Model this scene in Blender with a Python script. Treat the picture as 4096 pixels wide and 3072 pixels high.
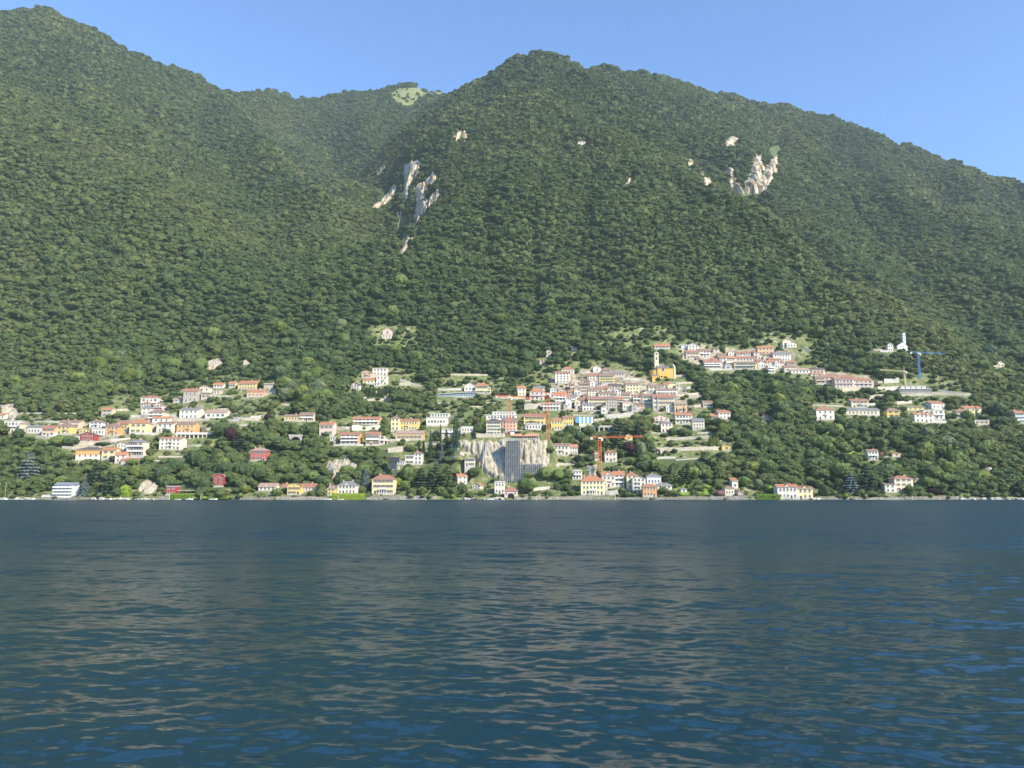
import bpy, bmesh, math, random, re
import numpy as np
from mathutils import Vector, Matrix

for o in list(bpy.data.objects): bpy.data.objects.remove(o, do_unlink=True)
scene = bpy.context.scene
COL = scene.collection
R = math.radians
rng = np.random.default_rng(7)
random.seed(7)

# ------------------------------------------------------------------ camera, sky, sun, exposure
CAM_H = 4.6
F_PX, CX, CY = 2958.0, 2048.0, 1536.0          # photograph pixels (4096 wide) on a 26 mm lens
PITCH = math.atan((1971.0 - CY) / F_PX)
cam_data = bpy.data.cameras.new('camera')
cam_data.lens = 26.0; cam_data.sensor_width = 36.0
cam_data.clip_start = 0.2; cam_data.clip_end = 20000
cam = bpy.data.objects.new('camera', cam_data); COL.objects.link(cam)
cam.location = (0, 0, CAM_H); cam.rotation_euler = (math.pi / 2 + PITCH, 0, 0)
scene.camera = cam

SUN_EL, SUN_AZ = R(33), R(132)                  # azimuth clockwise from +Y: behind the boat, to the right
sun_dir = Vector((math.sin(SUN_AZ) * math.cos(SUN_EL), math.cos(SUN_AZ) * math.cos(SUN_EL), math.sin(SUN_EL)))
world = bpy.data.worlds.new('World'); scene.world = world; world.use_nodes = True
wt = world.node_tree; wt.nodes.clear()
sky = wt.nodes.new('ShaderNodeTexSky'); sky.sky_type = 'NISHITA'; sky.sun_disc = False
sky.sun_elevation = SUN_EL; sky.sun_rotation = SUN_AZ
sky.altitude = 200; sky.air_density = 1.0; sky.dust_density = 0.0; sky.ozone_density = 7.0
bg = wt.nodes.new('ShaderNodeBackground'); bg.inputs['Strength'].default_value = 0.15
wo = wt.nodes.new('ShaderNodeOutputWorld')
wt.links.new(sky.outputs[0], bg.inputs[0]); wt.links.new(bg.outputs[0], wo.inputs[0])
sun_data = bpy.data.lights.new('sun', 'SUN'); sun_data.energy = 4.2; sun_data.angle = R(0.5); sun_data.color = (1.0, 0.90, 0.70)
sun = bpy.data.objects.new('sun', sun_data); COL.objects.link(sun)
sun.rotation_euler = sun_dir.to_track_quat('Z', 'Y').to_euler(); sun.location = sun_dir * 500
vs = scene.view_settings
vs.view_transform = 'Standard'; vs.look = 'None'; vs.exposure = 1.05; vs.gamma = 1.0; vs.use_curve_mapping = False
scene.render.engine = 'CYCLES'
scene.cycles.max_bounces = 5; scene.cycles.diffuse_bounces = 2; scene.cycles.glossy_bounces = 3
scene.cycles.transmission_bounces = 2; scene.cycles.transparent_max_bounces = 4; scene.cycles.volume_bounces = 0
scene.cycles.caustics_reflective = False; scene.cycles.caustics_refractive = False
scene.cycles.sample_clamp_indirect = 4.0
scene.cycles.use_denoising = True; scene.cycles.denoising_prefilter = 'ACCURATE'

# ------------------------------------------------------------------ photograph pixel <-> place
cp, sp = math.cos(PITCH), math.sin(PITCH)
def ray(px, py):
    dx = (np.asarray(px, float) - CX) / F_PX; dy = (CY - np.asarray(py, float)) / F_PX
    return dx, cp - dy * sp, sp + dy * cp
def at(px, py, Y):                               # the point of that pixel's ray on the vertical plane y = Y
    a, b, c = ray(px, py); t = Y / b
    return np.array([a * t, Y + 0 * t, CAM_H + c * t])
def proj(x, y, z):
    zc = y * cp + (z - CAM_H) * sp; yc = -y * sp + (z - CAM_H) * cp
    return CX + F_PX * x / zc, CY - F_PX * yc / zc
# measuring patches of the photograph: origin and pixel step of each
PATCH = {0: (0, 0, 1.0), 1: (0, 1480, 560 / 1720), 2: (540, 1400, 560 / 1498), 3: (1080, 1400, 560 / 1498), 4: (1600, 1400, 560 / 1498),
         5: (2100, 1360, 560 / 1408), 6: (2560, 1300, 560 / 1290), 7: (3060, 1300, 540 / 1244), 8: (3540, 1300, 556 / 1281),
         9: (2180, 1440, 300 / 2212), 10: (2460, 1460, 300 / 2212), 11: (2700, 1350, 300 / 1270), 12: (2980, 1340, 300 / 1270), 13: (3230, 1460, 300 / 1270)}
def U(r, x, y):
    ox, oy, s = PATCH[r]; return ox + x * s, oy + y * s

# ------------------------------------------------------------------ materials
MATS = {}
def nodes_of(name):
    m = bpy.data.materials.new(name); m.use_nodes = True
    nt = m.node_tree; b = nt.nodes['Principled BSDF']
    return m, nt, b
def N(nt, t, **kw):
    n = nt.nodes.new(t)
    for k, v in kw.items():
        if k in n.inputs: n.inputs[k].default_value = v
        else: setattr(n, k, v)
    return n
def noise(nt, scale, detail=4, rough=0.6, vec=None):
    n = N(nt, 'ShaderNodeTexNoise', Scale=scale, Detail=detail, Roughness=rough)
    if vec is not None: nt.links.new(vec, n.inputs['Vector'])
    return n
def ramp(nt, fac, stops):
    r = nt.nodes.new('ShaderNodeValToRGB'); e = r.color_ramp.elements
    while len(e) < len(stops): e.new(0.5)
    for el, (p, c) in zip(e, stops): el.position = p; el.color = (*c, 1)
    nt.links.new(fac, r.inputs[0]); return r
def worldpos(nt): return nt.nodes.new('ShaderNodeNewGeometry').outputs['Position']
def mixc(nt, fac, a, b, mode='MIX'):
    m = nt.nodes.new('ShaderNodeMix'); m.data_type = 'RGBA'; m.blend_type = mode
    for s, v in ((0, fac), (6, a), (7, b)):
        if hasattr(v, 'is_linked') or hasattr(v, 'links'): nt.links.new(v, m.inputs[s])
        else: m.inputs[s].default_value = v if s == 0 else (*v, 1)
    return m.outputs[2]

def plaster(col, rough=0.9, dirt=0.22):
    key = ('plaster', tuple(col))
    if key in MATS: return MATS[key]
    m, nt, b = nodes_of('plaster_%02d' % len(MATS)); p = worldpos(nt)
    mp = N(nt, 'ShaderNodeMapping'); mp.inputs['Scale'].default_value = (0.5, 0.5, 0.12); nt.links.new(p, mp.inputs[0])
    n1 = noise(nt, 1.0, 5, 0.65, mp.outputs[0]); n2 = noise(nt, 0.9, 3, 0.5, p)
    r1 = ramp(nt, n1.outputs[0], [(0.35, tuple(c * (1 - dirt * 1.5) for c in col)), (0.62, col)])
    c = mixc(nt, n2.outputs[0], r1.outputs[0], tuple(min(1, x * 1.07) for x in col))
    nt.links.new(c, b.inputs['Base Color']); b.inputs['Roughness'].default_value = rough
    MATS[key] = m; return m
def tiles(col):
    key = ('tiles', tuple(col))
    if key in MATS: return MATS[key]
    m, nt, b = nodes_of('roof_tiles_%02d' % len(MATS)); p = worldpos(nt)
    n1 = noise(nt, 1.6, 4, 0.7, p); n2 = noise(nt, 0.16, 3, 0.6, p)
    r1 = ramp(nt, n1.outputs[0], [(0.3, tuple(c * 0.6 for c in col)), (0.55, col), (0.8, tuple(min(1, c * 1.25) for c in col))])
    c = mixc(nt, n2.outputs[0], r1.outputs[0], tuple(c * 0.8 + 0.03 for c in col))
    w = N(nt, 'ShaderNodeTexWave', Scale=1.3, Distortion=0.4); nt.links.new(p, w.inputs['Vector'])
    bp = N(nt, 'ShaderNodeBump', Strength=0.6, Distance=0.08); nt.links.new(w.outputs[1], bp.inputs['Height'])
    nt.links.new(bp.outputs[0], b.inputs['Normal'])
    nt.links.new(c, b.inputs['Base Color']); b.inputs['Roughness'].default_value = 0.85
    MATS[key] = m; return m
def plain(name, col, rough=0.6, metal=0.0):
    if name in MATS: return MATS[name]
    m, nt, b = nodes_of(name)
    n1 = noise(nt, 2.0, 3, 0.6, worldpos(nt))
    c = mixc(nt, n1.outputs[0], tuple(x * 0.85 for x in col), tuple(min(1, x * 1.12) for x in col))
    nt.links.new(c, b.inputs['Base Color'])
    b.inputs['Roughness'].default_value = rough; b.inputs['Metallic'].default_value = metal
    MATS[name] = m; return m
def stone(name, c0, c1, c2, scale=0.45, blocks=0.0):
    if name in MATS: return MATS[name]
    m, nt, b = nodes_of(name); p = worldpos(nt)
    mp = N(nt, 'ShaderNodeMapping'); mp.inputs['Scale'].default_value = (1, 1, 0.45); nt.links.new(p, mp.inputs[0])
    n1 = noise(nt, scale, 6, 0.72, mp.outputs[0])
    r1 = ramp(nt, n1.outputs[0], [(0.33, c0), (0.5, c1), (0.66, c2)])
    out = r1.outputs[0]
    v = N(nt, 'ShaderNodeTexVoronoi', Scale=max(scale * 3, 0.9)); nt.links.new(p, v.inputs['Vector'])
    out = mixc(nt, 0.25, out, v.outputs['Color'], 'SOFT_LIGHT')
    bp = N(nt, 'ShaderNodeBump', Strength=0.7, Distance=0.5); nt.links.new(n1.outputs[0], bp.inputs['Height'])
    nt.links.new(bp.outputs[0], b.inputs['Normal'])
    nt.links.new(out, b.inputs['Base Color']); b.inputs['Roughness'].default_value = 0.95
    MATS[name] = m; return m
def leafmat(name, dark, mid, light, instanced=False, trans=0.18):
    if name in MATS: return MATS[name]
    m, nt, b = nodes_of(name); p = worldpos(nt)
    if instanced:
        a = N(nt, 'ShaderNodeAttribute', attribute_type='INSTANCER', attribute_name='tint'); fac = a.outputs['Fac']
    else:
        fac = nt.nodes.new('ShaderNodeObjectInfo').outputs['Random']
    n1 = noise(nt, 0.8, 2, 0.6, p)
    mx = N(nt, 'ShaderNodeMath', operation='MULTIPLY_ADD'); mx.inputs[1].default_value = 0.45; mx.inputs[2].default_value = -0.22
    nt.links.new(n1.outputs[0], mx.inputs[0])
    ad = N(nt, 'ShaderNodeMath', operation='ADD', use_clamp=True); nt.links.new(fac, ad.inputs[0]); nt.links.new(mx.outputs[0], ad.inputs[1])
    stops = [(0.05, dark), (0.5, mid), (0.95, light)] if len(np.shape(mid)) == 1 else None
    r1 = ramp(nt, ad.outputs[0], stops)
    b.inputs['Roughness'].default_value = 0.7; b.inputs['Specular IOR Level'].default_value = 0.25
    nt.links.new(r1.outputs[0], b.inputs['Base Color'])
    tr = N(nt, 'ShaderNodeBsdfTranslucent'); nt.links.new(r1.outputs[0], tr.inputs[0])
    ms = N(nt, 'ShaderNodeMixShader'); ms.inputs[0].default_value = trans
    nt.links.new(b.outputs[0], ms.inputs[1]); nt.links.new(tr.outputs[0], ms.inputs[2])
    nt.links.new(ms.outputs[0], nt.nodes['Material Output'].inputs[0])
    MATS[name] = m; return m

# ------------------------------------------------------------------ mesh helpers
class MB:                                         # collects shapes for ONE mesh
    def __init__(s): s.v = []; s.f = []; s.m = []
    def poly(s, pts, mi=0):
        i = len(s.v); s.v += [tuple(p) for p in pts]; s.f.append(tuple(range(i, i + len(pts)))); s.m.append(mi)
    def box(s, x0, x1, y0, y1, z0, z1, mi=0):
        i = len(s.v)
        s.v += [(x0, y0, z0), (x1, y0, z0), (x1, y1, z0), (x0, y1, z0), (x0, y0, z1), (x1, y0, z1), (x1, y1, z1), (x0, y1, z1)]
        for q in ((0, 3, 2, 1), (4, 5, 6, 7), (0, 1, 5, 4), (1, 2, 6, 5), (2, 3, 7, 6), (3, 0, 4, 7)):
            s.f.append(tuple(i + k for k in q)); s.m.append(mi)
    def prism(s, ring, h, mi=0, cap=True):        # ring of (x,y,z) lifted by vector h
        n = len(ring); i = len(s.v); h = Vector(h)
        s.v += [tuple(p) for p in ring] + [tuple(Vector(p) + h) for p in ring]
        for k in range(n):
            s.f.append((i + k, i + (k + 1) % n, i + n + (k + 1) % n, i + n + k)); s.m.append(mi)
        if cap: s.f.append(tuple(i + k for k in reversed(range(n)))); s.f.append(tuple(i + n + k for k in range(n))); s.m += [mi, mi]
    def beam(s, a, b, r, mi=0, n=4, r2=None):
        a, b = Vector(a), Vector(b); d = (b - a)
        if d.length < 1e-6: return
        q = d.to_track_quat('Z', 'Y'); r2 = r if r2 is None else r2
        i = len(s.v)
        for c, rr in ((a, r), (b, r2)):
            for k in range(n):
                t = 2 * math.pi * (k + 0.5) / n
                s.v.append(tuple(c + q @ Vector((math.cos(t) * rr, math.sin(t) * rr, 0))))
        for k in range(n):
            s.f.append((i + k, i + (k + 1) % n, i + n + (k + 1) % n, i + n + k)); s.m.append(mi)
        s.f.append(tuple(i + k for k in reversed(range(n)))); s.f.append(tuple(i + n + k for k in range(n))); s.m += [mi, mi]
    def mesh(s, name, mats):
        me = bpy.data.meshes.new(name); me.from_pydata(s.v, [], s.f)
        for m in (mats if isinstance(mats, (list, tuple)) else [mats]): me.materials.append(m)
        me.polygons.foreach_set('material_index', s.m); me.update(); return me
    def build(s, name, mats, parent=None): return link(name, s.mesh(name, mats), parent)
def link(name, me, parent=None, loc=None, scale=None, rotz=None):
    o = bpy.data.objects.new(name, me); COL.objects.link(o)
    if parent is not None: o.parent = parent
    if loc is not None: o.location = loc
    if scale is not None: o.scale = scale
    if rotz is not None: o.rotation_euler = (0, 0, rotz)
    return o
def tag(o, label, cat, group=None):
    o['label'] = label; o['category'] = cat
    if group: o['group'] = group
    return o
def thing(name, loc, rotz=0.0):
    o = link(name, None, None, loc, None, rotz); o.empty_display_size = 0.5; return o
def npmesh(name, v, f, mat, smooth=False):
    me = bpy.data.meshes.new(name); v = np.asarray(v, np.float32); f = np.asarray(f, np.int32)
    me.vertices.add(len(v)); me.vertices.foreach_set('co', v.ravel())
    k = f.shape[1]; me.loops.add(f.size); me.loops.foreach_set('vertex_index', f.ravel())
    me.polygons.add(len(f)); me.polygons.foreach_set('loop_start', np.arange(0, f.size, k, dtype=np.int32))
    try: me.polygons.foreach_set('loop_total', np.full(len(f), k, np.int32))
    except Exception: pass
    if smooth: me.polygons.foreach_set('use_smooth', np.ones(len(f), bool))
    me.materials.append(mat); me.update(calc_edges=True); me.validate(); return me

# ------------------------------------------------------------------ terrain heights
SHORE = 500.0
def vnoise(x, y, seed):                           # smooth value noise
    xi = np.floor(x).astype(np.int64); yi = np.floor(y).astype(np.int64); fx = x - xi; fy = y - yi
    fx = fx * fx * (3 - 2 * fx); fy = fy * fy * (3 - 2 * fy)
    def h(a, b):
        n = (a * 374761393 + b * 668265263 + seed * 1442695041) & 0xffffffff
        n = ((n ^ (n >> 13)) * 1274126177) & 0xffffffff
        return ((n ^ (n >> 16)) & 0xffff) / 32767.5 - 1
    return (h(xi, yi) * (1 - fx) + h(xi + 1, yi) * fx) * (1 - fy) + (h(xi, yi + 1) * (1 - fx) + h(xi + 1, yi + 1) * fx) * fy
def fbm(x, y, seed, octs=4):
    s = 0; a = 1
    for i in range(octs): s = s + a * vnoise(x * 2 ** i, y * 2 ** i, seed + i); a *= 0.5
    return s
RIDGES = [  # photograph pixel + distance of the crest, then the steepness of its sides
    ([(-700, 420, 1600), (-300, 170, 1800), (0, 66, 1880), (110, 46, 1880), (210, 44, 1880), (340, 100, 1890), (430, 165, 1920), (540, 230, 1950), (700, 298, 2020), (850, 353, 2100), (970, 388, 2250),
      (1200, 396, 2450), (1400, 376, 2500), (1600, 350, 2500), (1780, 376, 2480), (1900, 400, 2480), (2150, 500, 2500)], 1.0),
    ([(200, 44, 1880), (330, 330, 1560), (450, 650, 1300), (620, 950, 1080), (760, 1200, 910), (800, 1400, 790)], 0.72),
    ([(-300, 170, 1800), (-200, 600, 1360), (-100, 1000, 1040), (0, 1300, 850)], 0.75),
    ([(540, 230, 1950), (750, 560, 1540), (950, 850, 1240), (1100, 1100, 1010), (1150, 1300, 860)], 0.8),
    ([(850, 353, 2100), (1000, 540, 1640), (1160, 690, 1390), (1300, 830, 1210), (1400, 960, 1070), (1460, 1100, 950), (1490, 1250, 850)], 1.0),
    ([(1780, 395, 2150), (1860, 367, 2020), (1900, 338, 1920), (2000, 294, 1820), (2090, 255, 1770), (2160, 240, 1750), (2270, 240, 1780), (2400, 276, 1900), (2550, 302, 2000), (2700, 341, 2120), (2830, 374, 2200),
      (3100, 411, 2250), (3250, 451, 2230), (3400, 511, 2180), (3600, 591, 2080), (3800, 671, 1950), (4000, 722, 1850), (4100, 747, 1800), (4600, 900, 1600)], 1.0),
    ([(1900, 338, 1920), (1830, 480, 1760), (1760, 620, 1600), (1710, 760, 1460), (1670, 900, 1330), (1630, 1040, 1190), (1600, 1200, 1040)], 1.0),
    ([(2160, 240, 1750), (2240, 390, 1480), (2350, 490, 1340), (2500, 590, 1230), (2700, 710, 1120), (2870, 815, 1040), (3050, 935, 965), (3200, 1065, 890), (3400, 1205, 830), (3560, 1330, 785), (3660, 1480, 730)], 0.9),
    ([(2240, 390, 1480), (2140, 600, 1280), (2050, 800, 1140), (1960, 1000, 1000), (1900, 1200, 880), (1880, 1380, 780)], 0.75),
    ([(2500, 590, 1230), (2460, 850, 1040), (2440, 1100, 900), (2420, 1300, 800)], 0.75),
    ([(3130, 411, 2250), (3160, 560, 1900), (3250, 760, 1580), (3400, 960, 1330), (3560, 1130, 1140)], 0.8),
    ([(3600, 591, 2080), (3620, 800, 1660), (3680, 1000, 1350), (3740, 1180, 1130)], 0.8),
    ([(3800, 671, 1950), (3840, 850, 1580), (3880, 1050, 1290), (3920, 1200, 1090), (3960, 1330, 940), (4010, 1480, 810)], 0.75),
    ([(4300, 800, 1700), (4250, 1000, 1320), (4200, 1250, 1000), (4180, 1450, 820)], 0.75),
]
GULLIES = [([(1330, 470, 2150), (1440, 640, 1780), (1510, 800, 1530), (1545, 960, 1340), (1555, 1120, 1170), (1550, 1270, 1010)], 70, 58),
           ([(2420, 350, 1800), (2620, 520, 1600), (2820, 690, 1430), (3020, 850, 1270), (3220, 1010, 1130), (3420, 1150, 1030)], 60, 62), ([(3330, 560, 2000), (3420, 780, 1650), (3540, 980, 1380), (3640, 1160, 1170)], 34, 55),
           ([(330, 260, 1800), (560, 560, 1480), (760, 820, 1250), (900, 1050, 1060)], 26, 55), ([(60, 300, 1700), (150, 620, 1370), (260, 920, 1120), (330, 1150, 960)], 26, 55), ([(3740, 760, 1800), (3790, 950, 1480), (3830, 1130, 1200)], 30, 50), ([(2240, 640, 1270), (2230, 860, 1080), (2200, 1080, 930)], 20, 50)]
GW = [(np.array([at(*q) for q in pts]), a_, w_) for pts, a_, w_ in GULLIES]
RW = [(np.array([at(*q) for q in pts]), k) for pts, k in RIDGES]
def smooth(a, b, x): t = np.clip((x - a) / (b - a), 0, 1); return t * t * (3 - 2 * t)
def height(x, y):
    x = np.asarray(x, float); y = np.asarray(y, float)
    shore = SHORE + 3.0 * vnoise(x / 40, x * 0 + 0.3, 3) + 8 * vnoise(x / 190, x * 0 + 0.7, 5)
    d = y - shore
    base = np.where(d < 0, d * 0.5, 1.6 + np.minimum(d, 9) * 0.14 + np.clip(d - 9, 0, 330) * 0.47 + np.maximum(d - 339, 0) * 0.37)
    base = base + smooth(15, 80, d) * (6 * fbm(x / 90, y / 90, 11, 3))
    # the quarried face behind the scaffold
    wx = smooth(-50, -36, x) * (1 - smooth(26, 36, x))
    prof = np.interp(d, [-40, -0.3, 0, 9, 24, 30, 47, 100, 120], [-20, -0.15, 1.6, 2.8, 6.5, 12, 46, 49.5, 55.0])
    base = base * (1 - wx) + np.where(d < 120, prof, base) * wx
    zs = [base]
    for P, k in RW:
        best = np.full(x.shape, -1e9)
        for a, b in zip(P[:-1], P[1:]):
            ab = b[:2] - a[:2]; t = np.clip(((x - a[0]) * ab[0] + (y - a[1]) * ab[1]) / (ab @ ab), 0, 1)
            dist = np.hypot(x - a[0] - t * ab[0], y - a[1] - t * ab[1])
            best = np.maximum(best, a[2] + t * (b[2] - a[2]) - k * (np.sqrt(dist * dist + 18 ** 2) - 18))
        zs.append(best)
    zs = np.stack(zs); s = 6.0; mx = zs.max(0)
    z = mx + s * np.log(np.exp((zs - mx) / s).sum(0))
    cap = base + 5 + d.clip(0) * 0.05 + np.interp(d, [0, 200, 300, 400, 500, 900], [0, 0, 25, 95, 205, 800])
    z = -np.log(np.exp(-np.clip(z - base, -50, 900) / 14) + np.exp(-(cap - base) / 14)) * 14 + base
    for P, a_, w_ in GW:
        dist = np.full(x.shape, 1e9)
        for a, b in zip(P[:-1], P[1:]):
            ab = b[:2] - a[:2]; t = np.clip(((x - a[0]) * ab[0] + (y - a[1]) * ab[1]) / (ab @ ab), 0, 1); dist = np.minimum(dist, np.hypot(x - a[0] - t * ab[0], y - a[1] - t * ab[1]))
        z = z - a_ * np.exp(-(dist / w_) ** 2)
    amp = smooth(90, 260, z)
    return base + (z - base) * smooth(10, 90, d) + amp * (15 * fbm(x / 170, y / 170, 21, 2) + 6 * fbm(x / 52, y / 60, 23, 2) - 16 * (1 - np.abs(vnoise(x / 62 + 0.6 * vnoise(y / 120, x / 120, 8), y / 260, 9))) ** 3 + 3)
GX = np.arange(-2000, 2001, 6.0)
GY = np.concatenate([np.arange(470, 900, 3.0), np.arange(900, 2700, 9.0)])
HX, HY = np.meshgrid(GX, GY); HZ = height(HX, HY)
def ground(x, y):
    x = np.asarray(x, float); y = np.asarray(y, float)
    fi = np.clip((x - GX[0]) / 6.0, 0, len(GX) - 1.001); i = fi.astype(int); fi = fi - i
    fj = np.clip(np.interp(y, GY, np.arange(len(GY))), 0, len(GY) - 1.001); j = fj.astype(int); fj = fj - j
    return (HZ[j, i] * (1 - fi) + HZ[j, i + 1] * fi) * (1 - fj) + (HZ[j + 1, i] * (1 - fi) + HZ[j + 1, i + 1] * fi) * fj
def cast(px, py):                                 # where the ray of a pixel meets the bare ground
    a, b, c = ray(np.atleast_1d(px).astype(float), np.atleast_1d(py).astype(float))
    ys = np.concatenate([np.arange(488, 900, 1.5), np.arange(900, 2600, 5.0)])
    t = ys[None] / b[:, None]; z = CAM_H + c[:, None] * t; g = ground(a[:, None] * t, np.broadcast_to(ys, t.shape))
    hit = g >= z; k = np.where(hit.any(1), hit.argmax(1), len(ys) - 1); k = np.maximum(k, 1)
    ar = np.arange(len(k)); d1 = g[ar, k] - z[ar, k]; d0 = z[ar, k - 1] - g[ar, k - 1]
    w = np.clip(d0 / np.maximum(d0 + d1, 1e-6), 0, 1); Y = ys[k - 1] + w * (ys[k] - ys[k - 1])
    t = Y / b; x = a * t
    return np.stack([x, Y, ground(x, Y)], -1), hit.any(1)
def inpoly(x, y, P):
    P = np.asarray(P, float); r = np.zeros(np.shape(x), bool)
    for (x0, y0), (x1, y1) in zip(P, np.roll(P, -1, 0)):
        c = (y0 > y) != (y1 > y)
        r ^= c & (x < (x1 - x0) * (y - y0) / (y1 - y0 + 1e-12) + x0)
    return r
# ------------------------------------------------------------------ the houses, measured on the photograph
# patch x0 x1 eave base ridge  roof wall roofcolour windows options | kind | short name if it serves as a landmark
WALLC = {'W': ((.68, .64, .55), 'white'), 'C': ((.68, .60, .46), 'cream'), 'Y': ((.70, .52, .17), 'yellow'), 'y': ((.72, .63, .36), 'pale yellow'), 'O': ((.64, .36, .15), 'orange'),
         'S': ((.64, .41, .28), 'salmon'), 'P': ((.66, .50, .43), 'pink'), 'R': ((.36, .05, .05), 'red'), 'B': ((.58, .49, .37), 'beige'), 'T': ((.60, .43, .25), 'tan'), 'G': ((.42, .42, .42), 'grey'),
         'L': ((.64, .67, .70), 'bluish white'), 'K': ((.46, .41, .34), 'bare stone'), 'D': ((.16, .16, .17), 'dark grey'), 'Q': ((.48, .13, .11), 'rose red')}
ROOFC = {'o': ((.45, .185, .09), 'orange'), 'b': ((.26, .165, .125), 'brown'), 'g': ((.20, .20, .21), 'grey'), 'r': ((.36, .155, .10), 'red'), 'w': ((.58, .56, .53), 'pale'), 'd': ((.10, .08, .075), 'dark'), 't': ((.40, .27, .21), 'faded')}
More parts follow.
